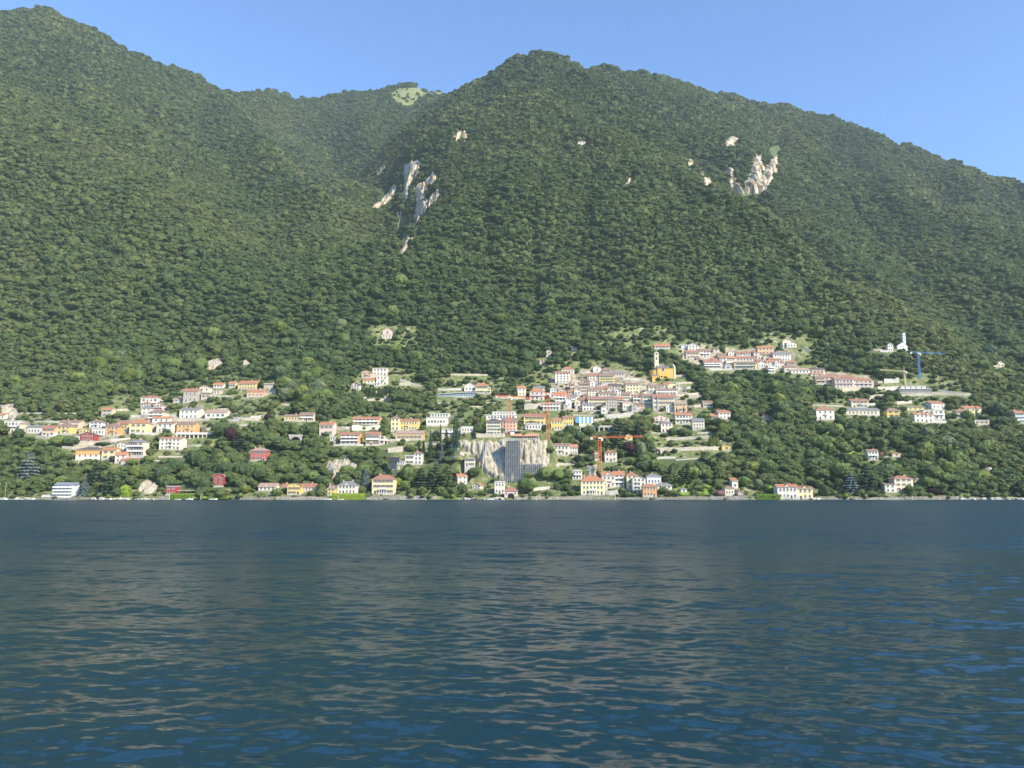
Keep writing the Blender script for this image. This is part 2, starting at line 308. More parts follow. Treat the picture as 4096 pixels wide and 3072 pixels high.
HOUSES = '''
1 -60 52 550 605 530 S W o 1x3 -|house|house cut off by the left edge
1 38 225 625 772 620 F W w 2x4 B|villa|white stepped villa
1 222 325 662 785 640 M B t 1x1 y14|house|
1 328 500 702 782 680 S W g 1x4 -|house|
1 510 665 715 812 685 S S r 2x3 t|house|
1 685 868 690 788 655 H Y b 2x3 b|house|yellow house behind the red one
1 725 968 640 720 617 S B b 1x5 -|house|
1 1095 1258 640 706 615 H L b 2x3 b|house|
1 1125 1285 722 802 716 F W g 1x4 B|house|
1 968 1105 738 776 705 G Y b 1x3 -|house|
1 980 1150 790 882 762 G R d 2x4 -|house|red gabled house
1 890 975 806 872 786 M W b 1x2 -|shed|
1 1298 1460 690 806 650 H O b 2x3 b|house|orange hipped house
1 1400 1590 662 722 632 S Y r 1x3 y-8|house|
2 -64 125 780 892 745 H y o 2x3 -|house|house with a solar roof
1 1240 1372 487 572 462 S B o 2x2 -|house|lone house under the left woods
1 1435 1555 912 1002 882 G W b 2x3 a|house|
1 1550 1760 880 1062 855 H C g 3x3 B|house|
1 925 1230 978 1102 950 H O d 1x4 t|house|long orange house with a dark roof
1 1242 1418 985 1098 955 S y o 2x2 -|house|
1 1405 1550 1040 1138 1008 S P o 2x2 y12|house|
1 1485 1705 1106 1152 1085 S T r 1x2 -|shed|
2 58 250 508 566 488 H W r 1x4 B|villa|white villa highest in the left village
2 62 150 572 612 555 H W r 1x3 -|house|
2 66 174 620 692 598 H W g 2x2 -|house|
2 195 295 588 645 560 G P b 2x3 B|house|
2 132 305 665 762 640 H C b 3x3 B|house|
2 185 375 730 778 712 S W o 1x3 y10|house|
2 225 412 787 882 768 S W b 2x3 b|house|
2 443 640 792 892 768 S O b 2x4 ab|palazzo|orange palazzo
2 257 490 948 1066 932 S W o 3x5 b|house|white house with three rows of windows
2 470 682 640 732 620 S W g 2x4 a|villa|white villa with a grey roof
2 748 975 668 730 640 S W t 1x4 B|villa|
2 513 668 440 556 412 S K r 2x3 -|house|bare stone farmhouse
2 680 797 402 495 378 G C t 2x2 -|house|
2 705 806 470 518 445 M B d 1x2 -|house|
2 408 520 532 560 515 S B t 1x2 -|shed|
2 836 942 372 408 352 S W o 1x3 -|house|
2 1003 1072 356 404 338 S C o 1x2 -|house|
2 1088 1312 358 420 330 S Y o 2x6 y-6|farmhouse|long yellow farmhouse
2 1195 1378 442 506 418 S S o 1x4 a|house|
2 835 912 432 475 425 F B t 1x2 -|house|
2 1228 1408 1073 1186 1050 H Q t 2x4 -|villa|rose villa in the trees
2 828 950 1358 1462 1325 A R r 3x2 -|villa|crimson villa with a curved gable
2 328 434 1460 1552 1452 F R d 2x2 -|villa|crimson villa on the waterfront
2 1318 1508 1460 1506 1426 S C t 1x4 g|cottage|cream waterside cottage
3 182 330 1462 1548 1428 A Y r 2x3 -|villa|yellow villa with a curved gable
3 332 486 1467 1502 1430 S C r 1x4 -|annex|
3 130 182 1467 1502 1432 S C r 1x1 -|annex|
3 612 696 1478 1556 1430 H Y b 2x2 k|turret|yellow turret house
3 718 926 1446 1542 1404 H W g 2x5 g|villa|white villa with a slate mansard
3 1088 1330 1380 1542 1338 H y r 3x5 p|palazzo|pale yellow lakeside palazzo
3 517 682 797 912 773 S P o 2x3 y-6|house|pink house beside the wood
3 882 1172 737 800 716 S T o 2x6 B|apartment_block|tan apartment block
3 748 956 905 1008 880 S O r 3x4 B|apartment_block|orange apartment block
3 1022 1172 898 1022 876 S T r 2x4 B|apartment_block|
3 1172 1226 926 1010 920 F C w 2x1 B|annex|
3 1293 1384 727 862 708 H y b 3x2 -|tower_house|pale yellow tower house
3 1384 1586 758 862 738 S Y r 2x6 b|hotel|yellow hotel wing
3 1342 1640 892 962 866 S T t 1x6 -|house|
3 853 970 378 420 347 G W d 2x3 y-14|house|
3 980 1088 243 293 215 G S o 2x2 b|house|
3 993 1116 320 362 300 S y o 1x3 -|house|
3 1095 1256 200 270 192 F W w 2x4 -|villa|white flat-roofed villa with blue shutters
3 1136 1254 276 372 268 F W r 2x3 b|house|
3 1112 1172 354 390 350 F W w 1x2 -|garage|
3 150 366 706 758 690 S Y b 1x6 -|house|yellow house sunk in the woods
3 318 462 692 762 668 S C b 2x3 B|house|
3 640 702 934 968 930 F C w 1x2 -|garage|
3 1226 1277 500 524 484 H W d 1x1 -|gatehouse|
3 -70 62 365 465 355 S K t 1x2 -|ruin|
4 55 150 1130 1224 1118 F W w 2x2 s|villa|white art deco villa
4 148 236 1103 1224 1086 H W r 3x2 -|tower_house|
4 -30 55 1192 1226 1188 F W w 1x3 a|annex|
4 280 502 722 802 712 F W g 1x6 B|hotel|white glazed hotel
4 324 530 682 722 672 F W g 1x6 -|annex|
4 445 692 850 918 842 F W w 2x4 B|villa|
4 650 782 820 884 812 F W w 1x4 -|house|
4 923 1082 767 904 738 H C d 4x4 s|house|cream four-storey house
4 1090 1252 762 872 727 S S b 3x4 -|house|salmon house behind the crane
4 918 1248 696 748 690 F W w 1x9 B|hotel|white terraced hotel
4 988 1238 664 698 658 F W w 1x7 a|annex|
5 -12 206 772 848 742 S Y r 2x5 b|hotel|yellow hotel above the building site
5 0 200 850 902 846 F W w 1x6 -|annex|
4 808 946 380 468 355 H y o 2x4 s|house|yellow house beside the long veranda
4 936 972 402 470 398 F y w 2x1 B|annex|
4 688 812 386 442 348 G W d 1x3 B|house|
4 1250 1358 407 492 388 S C o 2x2 y16|house|
5 48 196 516 606 482 H P o 2x3 B|house|
5 95 198 484 520 465 S C g 1x2 -|house|
4 692 803 1163 1242 1152 H C t 2x3 s|house|cream house on the quarry edge
4 600 736 1352 1432 1326 S C o 2x2 y24|house|
4 755 874 1450 1484 1420 G W o 1x3 y-18|cottage|
4 1012 1122 1410 1538 1404 F W w 2x3 a|villa|white waterside villa with round windows
4 1118 1256 1502 1582 1464 H P r 1x0 u|boathouse|boathouse with a dark arch
5 256 322 492 584 474 G L g 3x2 b|house|
5 303 416 546 656 522 S C o 3x3 B|house|
5 335 411 508 536 490 G B d 1x2 -|house|
5 434 496 522 550 500 S S r 1x2 -|house|
5 494 561 507 556 483 G C r 1x2 a|house|
5 178 356 642 706 628 S W t 2x5 B|house|
5 548 646 442 528 428 S B b 3x4 -|house|
5 474 556 404 454 378 G B d 1x2 -|house|
5 554 612 400 434 388 S B b 1x2 -|house|
5 655 734 428 474 402 G W d 2x2 -|house|
5 303 456 332 428 318 S W r 4x4 -|house|tall white house at the village edge
5 370 496 292 336 262 H W r 1x4 -|house|
5 685 767 278 322 253 G W d 1x1 -|house|white gabled house on top of the village
5 783 856 302 332 284 S C b 1x2 -|house|
5 855 1004 336 368 318 S C g 1x5 -|house|
5 642 746 357 432 330 S C r 3x3 -|house|
5 746 898 357 434 332 S Y b 3x5 s|palazzo|yellow palazzo
5 636 736 507 574 485 S C b 3x3 -|house|
5 700 784 492 536 470 S B r 1x2 -|house|
5 783 850 482 518 465 S y r 1x2 -|house|
5 840 968 462 494 445 S C d 1x4 -|house|
5 824 900 502 534 476 G W d 1x2 -|house|
5 900 970 507 562 485 G W d 2x2 -|house|
5 738 922 537 570 522 S B b 1x5 -|house|
5 1014 1154 447 538 432 S y b 3x4 -|house|tall pale yellow house
5 814 926 592 710 570 S K b 4x4 -|house|bare stone four-storey house
5 634 812 592 650 572 S y r 2x6 -|house|
5 924 986 597 680 572 S P r 3x2 B|house|
5 980 1062 547 624 526 S C b 3x3 s|house|
5 1060 1152 537 602 515 G C d 2x3 -|house|
5 984 1076 632 704 626 F C w 1x3 a|house|
5 1074 1126 646 714 628 G K t 2x1 -|house|
5 1120 1202 656 684 622 M S r 1x2 -|house|
5 410 468 606 684 590 A L d 1x1 -|house|white house with one tall window
5 500 554 606 664 590 G B d 1x1 a|house|
5 553 612 597 644 578 S S r 2x2 -|house|
5 578 716 652 704 640 S W g 2x4 -|house|
5 420 522 562 604 548 S W g 1x4 B|house|
5 769 816 676 744 668 F W w 1x1 -|chapel|
5 1184 1296 562 668 538 S C b 3x4 s|house|
6 124 166 662 775 646 S C r 3x1 -|house|
6 162 322 665 772 640 S B r 3x5 s|house|long stone-coloured house below the church
6 240 314 747 788 724 G W d 1x3 -|house|
6 320 434 714 802 700 F T d 2x3 -|house|tan flat-roofed house
6 328 484 828 912 808 S C o 2x5 B|house|cream house behind cypresses
6 486 596 882 964 860 S C g 3x4 -|house|
6 194 302 902 988 890 H C g 2x3 -|house|
6 124 274 858 914 828 G P t 2x3 B|villa|pink gabled villa
6 78 212 567 624 543 S C b 2x3 s|house|
6 218 288 547 594 530 S W r 2x2 -|house|
6 256 364 568 604 538 A y d 1x3 -|house|
6 150 346 597 644 580 S W b 2x6 B|house|
6 584 670 714 760 698 S C b 1x3 -|house|
6 716 846 808 866 786 S W r 2x3 y10|house|
6 654 722 838 874 820 S C o 1x2 -|annex|
6 1130 1202 842 872 818 H C r 1x3 -|house|lone house in the right woods
6 750 854 1112 1158 1092 G Y r 1x1 y-12|shed|mustard garden house
5 564 804 1417 1558 1368 H y o 3x6 p|palazzo|cream lakeside palazzo
5 774 912 1358 1482 1330 S W o 2x3 bg|house|
5 894 1000 1352 1474 1318 S C o 3x2 B|house|
5 1026 1132 1358 1504 1330 H y r 3x2 -|house|
5 1086 1216 1392 1552 1370 G W o 4x3 b|house|tall white gabled house by the quay
5 1187 1326 1470 1578 1448 H O o 2x4 -|house|orange cube house at the landing
5 1226 1370 1372 1458 1348 H L g 1x4 b|house|
6 160 296 1478 1514 1455 H W g 1x3 -|house|
5 287 446 1062 1158 1040 S W b 2x4 b|villa|white villa beside the rock face
5 446 531 1076 1148 1048 S W o 2x3 k|annex|
5 690 762 1142 1204 1118 G S o 2x2 y16|house|
5 803 926 1130 1224 1112 H C o 2x3 -|house|cream house behind the orange crane
5 476 576 1318 1398 1310 F W w 2x3 B|house|
5 262 384 807 908 785 H Y o 2x4 -|house|yellow house behind the crane mast
5 384 487 782 858 765 S Y r 2x4 -|house|
5 213 271 118 168 98 G C d 2x1 -|house|lone house above the village
5 146 202 208 238 195 M B t 1x1 -|shed|
5 464 528 72 104 52 M B t 1x1 -|shed|
5 1004 1082 968 1008 945 G Y d 1x1 -|shed|
6 134 276 193 218 176 S C o 1x4 -|house|
6 444 541 188 238 165 G W d 2x3 -|house|white gabled house atop the upper village
6 424 551 252 308 238 S B r 2x4 -|house|
6 394 428 262 292 255 F K t 1x1 -|house|
6 549 649 238 294 222 S W b 2x3 B|house|
6 592 752 338 398 318 S C r 3x4 B|apartment_block|long balconied block
6 718 796 278 314 262 S C b 1x2 -|house|
6 735 797 303 360 292 S W r 2x2 -|house|
6 796 882 302 354 283 S C o 2x3 -|house|
6 880 1076 307 334 288 S C r 1x6 -|house|
6 872 1079 347 408 330 S y b 2x7 Bs|house|cream terrace at the wood's edge
6 814 892 258 284 240 G C b 1x2 -|house|
6 888 948 264 290 248 S C r 1x2 -|house|
6 945 1020 257 288 245 S W r 1x3 -|house|
6 1086 1236 209 272 190 S T o 2x4 -|house|tan house crowning the upper village
6 1050 1132 252 278 235 S W r 1x2 -|house|
6 1080 1142 284 318 265 G C d 1x2 -|house|
6 1164 1246 337 384 320 S C o 2x2 -|house|
6 1088 1166 353 392 330 G W d 1x3 -|house|
7 78 242 267 334 250 S W g 2x6 -|house|white house with six window bays
7 28 94 372 442 358 G W d 3x2 B|house|
7 92 137 340 394 322 G W d 2x2 -|house|
7 210 281 342 374 328 S C r 1x3 -|house|
7 182 292 388 434 372 S C b 1x2 -|house|
7 242 418 412 448 390 H W t 1x5 -|house|
7 163 256 147 194 127 G C d 1x2 -|house|
7 202 291 170 208 150 G W d 1x3 -|house|white gabled house above the upper village
7 468 562 482 544 465 S S b 2x2 B|house|
7 434 552 412 450 395 S C d 1x3 -|house|
7 548 642 477 538 462 S P r 2x2 B|house|
7 600 692 470 532 452 S P b 2x2 B|house|
7 648 822 500 578 487 S P r 2x5 B|apartment_block|pink balconied block
7 690 816 478 502 464 S P r 1x3 -|house|
7 820 1004 512 572 493 S P r 2x4 B|house|pink house at the end of the row
7 800 956 699 762 682 S C r 2x4 b|house|cream house on the right terraces
7 476 642 782 872 760 H W r 2x3 b|villa|white villa at the wood's edge
7 748 1057 786 830 766 S C g 1x8 -|villa|long low house with a grey roof
7 1128 1248 788 856 765 H Y b 2x2 -|house|yellow house on the right
7 1134 1184 182 244 165 G W d 2x2 -|house|narrow white house beside the chapel
7 120 306 1492 1602 1468 S W o 2x5 g|house|white house behind ivy
7 304 444 1507 1606 1488 S y r 2x3 g|house|pale yellow waterside house
7 953 1047 1162 1244 1146 S W b 2x3 B|house|white house on the meadow
8 92 266 1414 1534 1392 H C r 3x3 s|villa|cream waterside villa
8 4 100 1470 1544 1456 M W b 2x2 -|annex|
8 68 149 1188 1212 1174 H B r 1x1 -|pavilion|
8 133 432 588 628 578 F D g 1x9 -|villa|dark grey modern villa
8 150 376 564 588 558 F W g 1x4 -|annex|
8 413 572 724 776 705 S W r 1x3 y12|house|
8 205 357 760 786 750 M Y g 1x3 -|house|
8 274 456 823 898 806 S W o 2x4 g|house|
8 362 552 784 874 778 F W w 2x4 B|villa|white flat-roofed house on the right
8 664 742 793 854 780 S C r 2x3 -|house|
8 738 894 768 838 748 S y o 2x3 -|house|pale yellow house on the right
8 830 962 880 918 872 F C w 1x3 -|house|
8 1208 1290 810 904 788 S L r 3x3 s|house|house cut off by the right edge
8 1033 1106 354 390 334 G C t 1x2 -|house|lone house on the right mountainside
6 850 906 1437 1510 1402 M W o 1x1 -|boathouse|white boathouse with a slanted roof
6 784 872 1504 1572 1482 H C b 1x3 a|pavilion|
6 904 962 1548 1602 1528 G K t 1x0 u|boathouse|
6 378 432 1512 1544 1498 H W g 1x1 -|pavilion|
9 750 872 712 890 690 S P t 2x2 -|house|
9 300 450 402 640 372 S W r 3x1 -|house|
9 1050 1242 492 570 465 S C b 1x2 -|house|
9 1550 1672 712 800 680 S W d 1x2 -|house|
9 1130 1272 1062 1130 1020 S C d 1x2 -|house|
9 450 582 1262 1345 1228 S C b 1x1 -|house|
9 898 1066 1382 1440 1370 F P w 1x1 -|shed|
9 1118 1275 1214 1320 1185 S W b 1x3 -|house|
9 1200 1322 642 700 610 S S r 1x1 -|house|
9 1946 2112 992 1080 960 S C b 1x2 -|house|
9 560 690 1330 1440 1318 F B w 1x1 -|shed|
10 758 852 922 1100 882 S P r 2x1 -|house|
10 538 752 924 1100 885 S W r 2x2 B|house|
10 850 1062 832 905 770 A W d 1x1 -|house|
10 1204 1336 792 850 722 M S r 1x1 -|annex|
10 228 482 1112 1260 1080 S y r 2x3 -|house|
10 1800 1905 592 770 570 F C w 2x1 -|house|
10 1320 1602 812 890 742 S W r 1x4 b|house|
10 1330 1440 640 790 600 S T r 2x1 -|house|
11 648 752 198 246 160 M B d 1x1 -|shed|
11 488 638 402 446 370 S C r 1x2 -|house|
11 614 717 378 436 350 S C r 1x2 -|house|
11 363 427 352 392 328 S B r 1x1 -|shed|
11 868 1008 388 486 376 F C w 1x3 -|house|
11 844 962 470 546 456 F G g 1x1 -|garage|
11 108 242 128 184 112 F L w 1x1 -|annex|
11 898 987 248 304 230 G C d 1x2 -|house|
11 988 1052 246 302 230 G C d 1x1 -|house|
12 298 407 328 376 303 S C r 1x2 -|house|
12 312 412 374 436 345 G B d 1x1 -|house|
12 408 602 408 456 378 S C o 1x3 -|house|
12 588 667 468 536 445 S C r 2x2 -|house|
12 200 304 438 498 414 S S r 1x1 -|house|
13 58 262 150 188 128 S C o 1x2 -|house|
0 1532 1568 1322 1338 1310 G P t 1x1 -|house|
0 1527 1567 1338 1352 1336 F P r 1x3 -|annex|lone pink house above the gully
0 2312 2342 567 577 560 S W g 1x2 -|mountain_hut|white hut high on the central mountain
'''
# ------------------------------------------------------------------ where each house stands
NUM = {1: 'single-storey', 2: 'two-storey', 3: 'three-storey', 4: 'four-storey'}
RT = {'G': 'gabled', 'S': 'pitched', 'H': 'hipped', 'F': 'flat', 'M': 'slanted', 'A': 'curved'}
HS = []
for row in HOUSES.strip().splitlines():
    a, kind, lm = row.split('|'); f = a.split(); r = int(f[0]); x0, x1, ye, yb, yr = map(float, f[1:6])
    X0, E = U(r, x0, ye); X1, B = U(r, x1, yb); _, RG = U(r, 0, yr)
    op = f[10]; yaw = 0.0; mm = re.match(r'y(-?\d+)', op)
    if mm: yaw = float(mm.group(1)); op = op[mm.end():]
    fl, nc = map(int, f[9].split('x'))
    HS.append(dict(x0=X0, x1=X1, e=E, b=B, rg=RG, rt=f[6], wc=f[7], rc=f[8], fl=fl, nc=nc, op=op, yaw=yaw, kind=kind, lm=lm.strip()))
P, ok = cast([0.5 * (h['x0'] + h['x1']) for h in HS], [h['b'] for h in HS])
for h, p in zip(HS, P):
    p = np.array(p); p[1] = max(p[1], 503.0)
    q = at(0.5 * (h['x0'] + h['x1']), h['b'], p[1]); h['p'] = q; Y = q[1]
    m = (Y * cp + (q[2] - CAM_H) * sp) / F_PX; h['m'] = m
    h['w'] = max(3.0, (h['x1'] - h['x0']) * m); h['h'] = max(2.4, at(0, h['e'], Y)[2] - q[2])
    h['d'] = min(max(0.62 * h['w'], 6.0), 11.0, 1.5 * h['h'] + 3)
for h in HS:
    for g in HS:
        if g is h: continue
        ov = min(h['p'][0] + h['w'] / 2, g['p'][0] + g['w'] / 2) - max(h['p'][0] - h['w'] / 2, g['p'][0] - g['w'] / 2)
        gap = g['p'][1] - h['p'][1]
        if ov > 0.8 and 0 <= gap < h['d'] + 0.6:
            if gap > 3.2: h['d'] = gap - 0.6
            elif ov > 2: h['d'] = min(h['d'], 6.0)
HBOX = []
for h in HS:
    Y = h['p'][1]; a = math.radians(h['yaw'])
    if h['yaw']: h['w'] = max(3.0, (h['w'] - h['d'] * abs(math.sin(a))) / math.cos(a))
    zr = at(0, h['rg'], Y + (0 if h['rt'] in 'GAF' else h['d'] / 2))[2] - h['p'][2] - h['h']
    half = h['w'] / 2 if h['rt'] in 'GA' else h['d'] / 2
    h['r'] = float(np.clip(zr, 0.22 * half, 0.75 * half)) if h['rt'] != 'F' else 0.35
    h['cx'] = 0.5 * (h['x0'] + h['x1']); h['cy'] = 0.5 * (h['rg'] + h['b'])
    HBOX.append((h['x0'], h['x1'], h['rg'], h['b'], Y))
    mask = (np.abs(HX - h['p'][0]) < h['w'] / 2 + 2.5) & (HY > Y - 0.5) & (HY < Y + h['d'] + 2.5)
    HZ[mask] = np.minimum(HZ[mask], h['p'][2] - 0.05)
LM = [(h['cx'], h['cy'], h['lm'], h) for h in HS if h['lm']]
LM += [(0.5 * (a + b), 0.5 * (c + d), n, None) for a, b, c, d, n in [(2602, 2702, 1400, 1512, 'yellow church'), (3590, 3630, 1333, 1400, 'white chapel'), (2022, 2084, 1755, 1940, 'tall scaffold'),
       (2300, 2372, 1668, 1692, 'striped blue tarpaulin'), (1558, 1600, 1820, 1915, 'lift tower'), (1156, 1208, 1738, 1768, 'stone road bridge')]]
def relation(cx, cy, me=None):
    d, x, y, n = min(((math.hypot(x - cx, (y - cy) * 1.2), x, y, n) for x, y, n, h in LM if h is None or h is not me), key=lambda t: t[0])
    dx, dy = cx - x, cy - y
    if abs(dx) > 2.4 * abs(dy): w = 'left of' if dx < 0 else 'right of'
    elif abs(dy) > 2.4 * abs(dx): w = 'above' if dy < 0 else 'below'
    else: w = ('up-' if dy < 0 else 'down-') + ('left of' if dx < 0 else 'right of')
    return d, ('just ' if d < 55 else '') + w + ' the ' + n
ORD = ['nearest', 'second nearest', 'third nearest', 'fourth nearest', 'fifth nearest', 'sixth nearest', 'seventh nearest', 'eighth nearest']
LABELS = {}
def settle(items):                                # items: (object, text, distance, category, group) -> a label each
    by = {}
    for it in items: by.setdefault(it[1], []).append(it)
    for text, its in by.items():
        its.sort(key=lambda t: t[2])
        for k, (o, _, d, cat, g) in enumerate(its):
            t = text
            if len(its) > 1 and k < 8: t = text + ', ' + ('nearer one' if len(its) == 2 and k == 0 else 'farther one' if len(its) == 2 else ORD[k])
            if len(t.split()) > 16: t = t.replace(' just ', ' ').replace('dry stone ', '')
            tag(o, t, cat, g)

# ------------------------------------------------------------------ open ground (gardens, terraces, meadow)
CLEAR = [[(0, 1650), (330, 1650), (400, 1600), (480, 1570), (640, 1540), (900, 1500), (1110, 1525), (1140, 1640), (1100, 1700), (880, 1760), (880, 1800), (640, 1830), (560, 1850), (290, 1850), (240, 1800), (150, 1780), (0, 1740)],
         [(1380, 1560), (1440, 1480), (1560, 1465), (1680, 1480), (1690, 1545), (1610, 1600), (1430, 1600)],
         [(1270, 1690), (1400, 1660), (1560, 1650), (1700, 1650), (1760, 1760), (1600, 1800), (1300, 1785)],
         [(1690, 1530), (1800, 1500), (2090, 1510), (2200, 1460), (2300, 1440), (2480, 1450), (2600, 1490), (2740, 1520), (2800, 1560), (2860, 1640), (2860, 1690), (2720, 1700), (2500, 1700), (2360, 1720), (2190, 1760), (2080, 1790), (1800, 1850), (1690, 1840), (1640, 1780), (1680, 1640)],
         [(2600, 1720), (2900, 1730), (2930, 1800), (2800, 1830), (2600, 1830)], [(1460, 1300), (1680, 1310), (1670, 1390), (1480, 1400)], [(2380, 1310), (2680, 1300), (2720, 1350), (2690, 1390), (2380, 1390)],
         [(2615, 1370), (2760, 1365), (2960, 1385), (3050, 1330), (3230, 1335), (3280, 1420), (3230, 1470), (3380, 1500), (3500, 1505), (3560, 1530), (3620, 1490), (3760, 1500), (3900, 1570), (3880, 1595), (3700, 1600), (3560, 1600), (3520, 1650), (3230, 1660), (3220, 1620), (3300, 1560), (3060, 1490), (2790, 1480), (2730, 1440), (2620, 1400)],
         [(3250, 1650), (3520, 1640), (3700, 1600), (3940, 1620), (3960, 1690), (3640, 1700), (3260, 1680)],
         [(3470, 1835), (3610, 1820), (3680, 1840), (3640, 1870), (3470, 1870)], [(4000, 1445), (4096, 1450), (4096, 1480), (3980, 1480)], [(3500, 1390), (3640, 1390), (3640, 1408), (3500, 1408)],
         [(2180, 1840), (2300, 1820), (2560, 1850), (2620, 1900), (2200, 1930)], [(0, 1965), (1200, 1955), (2000, 1950), (2900, 1930), (3200, 1960), (4096, 1972), (4096, 2010), (0, 2010)],
         [(1770, 1770), (2200, 1770), (2200, 1940), (1980, 1960), (1890, 1900), (1770, 1820)], [(2290, 560), (2350, 555), (2360, 585), (2290, 590)]]
MEADOW = [(1560, 375), (1600, 352), (1690, 350), (1760, 366), (1830, 372), (1790, 384), (1700, 385), (1640, 430), (1590, 425)]
CLIFFS = [  # outline on the photograph
    ('tall sunlit cliff with yellow streaks above the gully', [(1618, 665), (1650, 655), (1675, 650), (1672, 700), (1650, 720), (1640, 745), (1626, 795), (1615, 790), (1620, 720)]),
    ('slanting rock rib on the left of the gully cliffs', [(1572, 740), (1580, 760), (1565, 790), (1540, 815), (1512, 832), (1486, 825), (1520, 805), (1550, 775)]),
    ('small pale cliff high above the gully', [(1814, 550), (1838, 518), (1842, 545), (1826, 565), (1818, 590), (1812, 560)]),
    ('thin pale cliff beside the small high one', [(1850, 530), (1870, 520), (1862, 560), (1852, 568)]),
    ('grey broken cliff right of the tall yellow one', [(1708, 720), (1735, 695), (1755, 700), (1745, 725), (1715, 745)]),
    ('narrow yellowish cliff in the middle of the gully face', [(1660, 760), (1690, 735), (1706, 750), (1700, 800), (1705, 830), (1690, 860), (1664, 850), (1668, 800), (1660, 790)]),
    ('short rock band left of the long lower cliff', [(1712, 800), (1740, 770), (1760, 780), (1735, 810), (1712, 830)]),
    ('rounded lower cliff in the gully face', [(1655, 870), (1676, 862), (1684, 885), (1670, 925), (1655, 940), (1650, 900)]),
    ('long lower cliff tapering to a point', [(1612, 880), (1630, 870), (1622, 920), (1640, 950), (1638, 985), (1610, 1005), (1602, 990), (1612, 940)]),
    ('broken pale streak left of the long lower cliff', [(1582, 855), (1600, 850), (1602, 890), (1590, 935), (1580, 930), (1592, 890)]),
    ('small pale cliff left of the tall yellow one', [(1513, 695), (1534, 645), (1540, 665), (1525, 692)]),
    ('great V-shaped cliff, its left tower', [(3010, 635), (3045, 632), (3046, 680), (3030, 730), (3055, 750), (3040, 765), (2978, 770), (2990, 730), (3005, 700)]),
    ('great V-shaped cliff, its right tower', [(3070, 605), (3112, 590), (3108, 640), (3092, 690), (3080, 735), (3048, 745), (3040, 715), (3062, 680), (3078, 640)]),
    ('pale cliff left of the great V-shaped cliff', [(2912, 690), (2938, 682), (2940, 715), (2955, 735), (2968, 775), (2950, 775), (2922, 750), (2916, 720)]),
    ('pale crag standing on the spur crest', [(2802, 680), (2815, 675), (2822, 710), (2840, 700), (2842, 735), (2836, 745), (2812, 730)]),
    ('grey crag highest on the spur crest', [(2742, 645), (2772, 640), (2774, 670), (2762, 682), (2748, 670)]),
    ('small twin cliff high on the right mountain', [(2905, 565), (2925, 548), (2950, 560), (2948, 578), (2910, 582)]),
    ('slim rock streak on the central mountain', [(2500, 745), (2515, 715), (2565, 665), (2572, 650), (2540, 700), (2512, 748)]),
    ('pale cliff in the woods above the left village', [(805, 1450), (850, 1440), (895, 1430), (900, 1460), (870, 1470), (820, 1482)]),
    ('small pale cliff right of the one above the left village', [(962, 1440), (985, 1440), (1005, 1460), (985, 1462), (965, 1455)]),
    ('grey rock slope below the garages near the lift tower', [(1300, 1850), (1340, 1835), (1400, 1830), (1425, 1860), (1410, 1880), (1360, 1880), (1350, 1910), (1330, 1910), (1310, 1870)]),
    ('pale rock face behind the crimson waterfront villa', [(545, 1945), (580, 1920), (625, 1925), (640, 1960), (600, 1975), (550, 1970)]),
    ('rock patch in the wood near the right edge', [(3930, 1870), (3960, 1845), (3975, 1880), (3965, 1910), (3935, 1890)]),
    ('rock wall at the left edge', [(0, 1620), (75, 1615), (80, 1650), (60, 1690), (0, 1665)]),
    ('grey rock outcrop behind the lakeside palazzo', [(2350, 1865), (2385, 1862), (2388, 1895), (2350, 1905)]),
    ('rock outcrop above the cream waterside villa', [(3655, 1905), (3690, 1895), (3695, 1925), (3660, 1930)]),
]
QUARRY = [(1905, 1768), (1990, 1760), (2035, 1760), (2190, 1758), (2195, 1855), (2180, 1870), (2085, 1880), (2080, 1925), (2020, 1925), (1960, 1905), (1915, 1870), (1900, 1830), (1860, 1795), (1790, 1785), (1830, 1760)]
for k_, (lb_, Pg) in enumerate(CLIFFS):                # the mountain cliffs stand clear of the crowns
    if Pg[0][1] < 1300: c_ = np.mean(Pg, 0); CLIFFS[k_] = (lb_, [tuple(c_ + (np.array(q_) - c_) * np.array([1.3, 1.18])) for q_ in Pg])
def clear_of(px, py, Y):
    c = np.zeros(np.shape(px), bool)
    for Pg in CLEAR: c |= inpoly(px, py, Pg)
    c &= Y < 1150
    return c | inpoly(px, py, MEADOW) & (Y > 1900)
def rock_at(px, py):
    c = inpoly(px, py, QUARRY)
    for _, Pg in CLIFFS: c |= inpoly(px, py, Pg)
    return c

# ------------------------------------------------------------------ the ground
PXg, PYg = proj(HX, HY, HZ)
cl = clear_of(PXg, PYg, HY).astype(float)
for b in HBOX:                                    # yards round the houses
    cx = (0.5 * (b[0] + b[1]) - CX) / F_PX * b[4]
    cl = np.maximum(cl, ((np.abs(PXg - 0.5 * (b[0] + b[1])) < 0.5 * (b[1] - b[0]) + 12) & (HY > b[4] - 8) & (HY < b[4] + 16)) * 0.9)
CORE = [[(2195, 1540), (2290, 1480), (2330, 1470), (2500, 1480), (2560, 1500), (2620, 1530), (2740, 1550), (2770, 1600), (2740, 1650), (2560, 1650), (2400, 1655), (2230, 1640)], [(2720, 1395), (2800, 1375), (2960, 1400), (3080, 1385), (3180, 1410), (3180, 1470), (3060, 1480), (2820, 1480), (2720, 1440)], [(3250, 1480), (3380, 1490), (3500, 1510), (3500, 1560), (3340, 1560), (3250, 1530)],
        [(300, 1690), (480, 1690), (560, 1640), (700, 1660), (800, 1690), (800, 1740), (520, 1740), (420, 1800), (560, 1850), (300, 1850)]]
pv_ = np.zeros(HX.shape)
for Pg in CORE: pv_ = np.maximum(pv_, inpoly(PXg, PYg, Pg) & (HY < 1150))
m, nt, b = nodes_of('hillside'); p = worldpos(nt)
